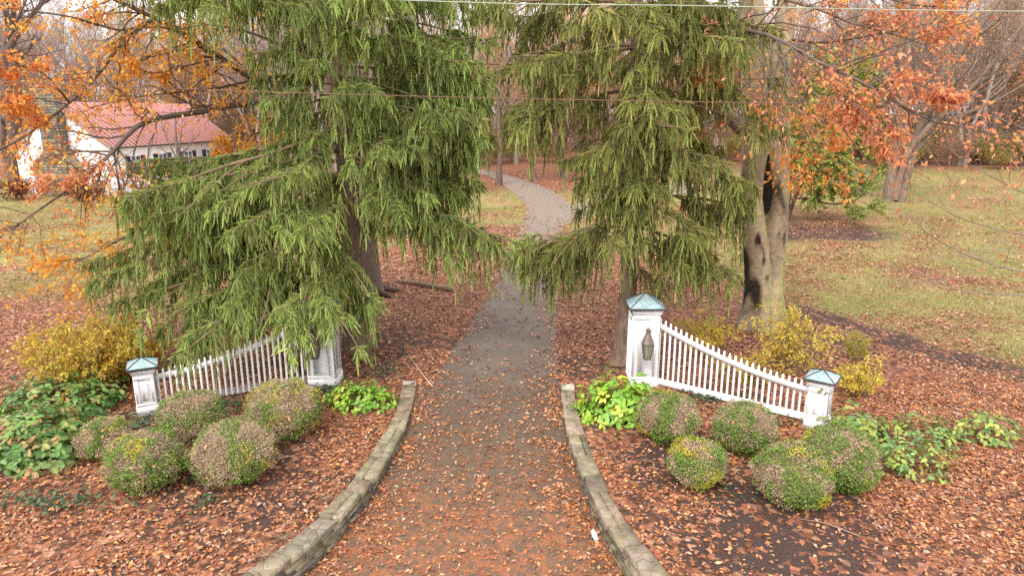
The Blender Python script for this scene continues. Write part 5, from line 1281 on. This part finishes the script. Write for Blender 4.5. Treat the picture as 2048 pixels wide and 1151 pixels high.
# ------------------------------------------------------------------ small things
def log():
    t = thing('fallen_log', 'mossy broken log lying on red leaves behind the weeping spruce', 'log', loc=(0, 0, 0)); b = Buf()
    a, c = G(795, 566), G(908, 584); P = resample([a + [0, 0, .1], a * .6 + c * .4 + [0, .03, .12], c + [0, 0, .11]], 12)
    tubes(b, P, np.linspace(.06, .11, 12) * (1 + .06 * np.sin(np.arange(12) * 2.1)), 10, s2l((128, 108, 88)), True); b.build('log_wood', M['bark'], t, True)
    e = Buf(); d = nrm(P[-1] - P[-2]); tubes(e, np.array([P[-1] + d * .003, P[-1] + d * .012]), [.10, .09], 10, s2l((176, 150, 116)), True); e.build('cut_end', M['twig'], t)
    s = Buf(); tubes(s, resample([P[6] + [.1, .25, -.06], P[8] + [0, .3, -.04], P[11] + [-.05, .22, -.05]], 6), np.linspace(.012, .03, 6), 6, s2l((134, 112, 92))); s.build('branch_stub', M['bark'], t)
log()
sb = Buf(); P = resample([G(818, 712) + [0, 0, .03], G(838, 742) + [0, 0, .05], G(858, 768) + [0, 0, .05], G(866, 775) + [0, 0, .03]], 10)
tubes(sb, P, np.linspace(.012, .02, 10), 6, s2l((190, 160, 132))); tag(sb.build('fallen_stick', M['twig']), 'pale curved stick on the leaves beside the driveway edge', 'stick')
sb = Buf(); P = resample([G(1600, 1040) + [0, 0, .03], G(1650, 1050) + [0, 0, .04], G(1720, 1075) + [0, 0, .03]], 10)
tubes(sb, P, np.linspace(.006, .01, 10), 5, s2l((150, 124, 104))); tag(sb.build('fallen_stick', M['twig']), 'thin brown twig lying on dark mulch under the lowest boxwood ball', 'stick')
pb = Buf(); yp = 9.5; c0 = np.array([float(xr(yp)) - .14, yp, float(drive_z(yp)) + .035]); q = np.array([[-.05, .10, .03], [.02, .12, .05], [.07, -.10, .01], [-.01, -.11, 0], [.0, 0, .045]]) + c0
pb.add(q, [[0, 4, 1], [1, 4, 2], [2, 4, 3], [3, 4, 0]], (.9, .9, .9)); pp = pb.build('paper_scrap', M['paper']); so = pp.modifiers.new('thick', 'SOLIDIFY'); so.thickness = .004
tag(pp, 'crumpled white scrap of paper against the stone wall', 'paper')
def tuft(label, u, v, seed, pal, n=70, h=.22):
    rng = np.random.default_rng(seed); g0 = G(u, v); a = rng.uniform(0, 6.3, n); r = rng.uniform(.5, 1.2, n) * h; q = np.linspace(0, 1, 5)
    P = np.stack([g0[0] + np.cos(a)[:, None] * r[:, None] * q, g0[1] + np.sin(a)[:, None] * r[:, None] * q, np.outer(r, .9 * q - .8 * q ** 2) + .02], -1)
    b = Buf(); tubes(b, P, np.repeat(np.linspace(.005, .0015, 5)[None], n, 0), 3, pick(rng, pal, n)); tag(b.build('grass_tuft', M['litter']), label, 'grass tuft')
TF = [(150, 118, 92), (124, 96, 76), (168, 138, 110)]
tuft('withered grass tuft near the lower end of the curved wall', 528, 1115, 1, TF); tuft('withered grass tuft beside the broken stone of the wall coping', 566, 1080, 2, TF)
tuft('small dry grass tuft amid leaves upslope by the wall', 650, 1000, 3, TF, 50, .18)
tuft('brown grass tuft on mulch beside the lower right wall', 1292, 925, 4, TF, 40, .15)
sp_ = Buf(); rng = np.random.default_rng(8); n = 9
c0 = np.array([*sR, 0]) + rotz(aR) @ np.array([0, -SM_W / 2 - .05, SM_H - .13])
P = c0 + (rotz(aR) @ np.c_[rng.uniform(-.03, .17, n), rng.normal(0, .01, n), rng.normal(0, .03, n)].T).T
leaves(sp_, P, nrm(rng.normal(0, 1, (n, 3)) + [0, 0, -.8]), np.tile([[.2, -1.0, .3]], (n, 1)), .06, .05, pick(rng, [(110, 136, 60), (134, 140, 70)], n), .1, True)
tag(sp_.build('ivy_sprig', M['green']), 'small ivy sprig clinging under the copper cap of the end post', 'plant')

def cable(label, pts, r, m):
    b = Buf(); P = resample(pts, 40); tubes(b, P, np.full(40, r), 6, (.3, .3, .3)); tag(b.build('utility_cable', m), label, 'cable')
cable('pale upper utility cable crossing the tree tops', [W(-700, -70, 9), W(790, 0, 9.2), W(1400, 12, 9.3), W(2048, 23, 9.5), W(2800, 20, 9.8)], .0065, M['wire_pale'])
cable('rusty brown lower utility cable strung across the spruces', [W(-700, 140, 9), W(0, 164, 9.1), W(700, 189, 9.2), W(1400, 204, 9.3), W(2048, 211, 9.5), W(2800, 205, 9.8)], .006, M['wire'])

# ------------------------------------------------------------------ sky, sun, camera
w = bpy.data.worlds.new('World'); S.world = w; w.use_nodes = True; nt = w.node_tree
bg = nt.nodes['Background']; sky = nt.nodes.new('ShaderNodeTexSky'); sky.sky_type = 'NISHITA'; sky.sun_disc = False
SE, SR = radians(48), radians(200)
sky.sun_elevation = SE; sky.sun_rotation = SR; sky.air_density = 1.0; sky.dust_density = 4.0
hs = nt.nodes.new('ShaderNodeHueSaturation'); hs.inputs['Saturation'].default_value = .12; hs.inputs['Value'].default_value = 1.0
nt.links.new(sky.outputs[0], hs.inputs['Color'])
mx = nt.nodes.new('ShaderNodeMix'); mx.data_type = 'RGBA'; mx.inputs[0].default_value = .7
tcw = nt.nodes.new('ShaderNodeTexCoord'); nzw = nt.nodes.new('ShaderNodeTexNoise'); nzw.inputs['Scale'].default_value = 3; nzw.inputs['Detail'].default_value = 5; nt.links.new(tcw.outputs['Generated'], nzw.inputs['Vector'])
rp = nt.nodes.new('ShaderNodeValToRGB'); rp.color_ramp.elements[0].position = .3; rp.color_ramp.elements[0].color = (9.2, 9.2, 9.7, 1); rp.color_ramp.elements[1].position = .7; rp.color_ramp.elements[1].color = (11, 11, 11.2, 1)
nt.links.new(nzw.outputs['Fac'], rp.inputs[0]); nt.links.new(hs.outputs[0], mx.inputs[6]); nt.links.new(rp.outputs[0], mx.inputs[7])
nt.links.new(mx.outputs[2], bg.inputs['Color']); bg.inputs['Strength'].default_value = .12
sl = bpy.data.lights.new('sun', 'SUN'); sl.energy = 1.4; sl.angle = radians(22); sl.color = (1, .95, .88)
so = bpy.data.objects.new('sun', sl); COL.objects.link(so)
so.rotation_euler = (radians(90) - SE, 0, radians(-25))

cam = bpy.data.cameras.new('camera'); co = bpy.data.objects.new('camera', cam); COL.objects.link(co)
cam.sensor_width = 36; cam.lens = FPX * 36 / 2048; cam.clip_end = 4000; cam.clip_start = .1
co.location = (0, 0, CAM_H); co.rotation_euler = (radians(90) - PITCH, 0, 0); S.camera = co
S.view_settings.view_transform = 'Standard'; S.view_settings.look = 'None'; S.view_settings.exposure = 0.95; S.view_settings.gamma = 1
S.cycles.use_denoising = False; S.cycles.max_bounces = 6; S.cycles.diffuse_bounces = 3; S.cycles.glossy_bounces = 2; S.cycles.transparent_max_bounces = 6
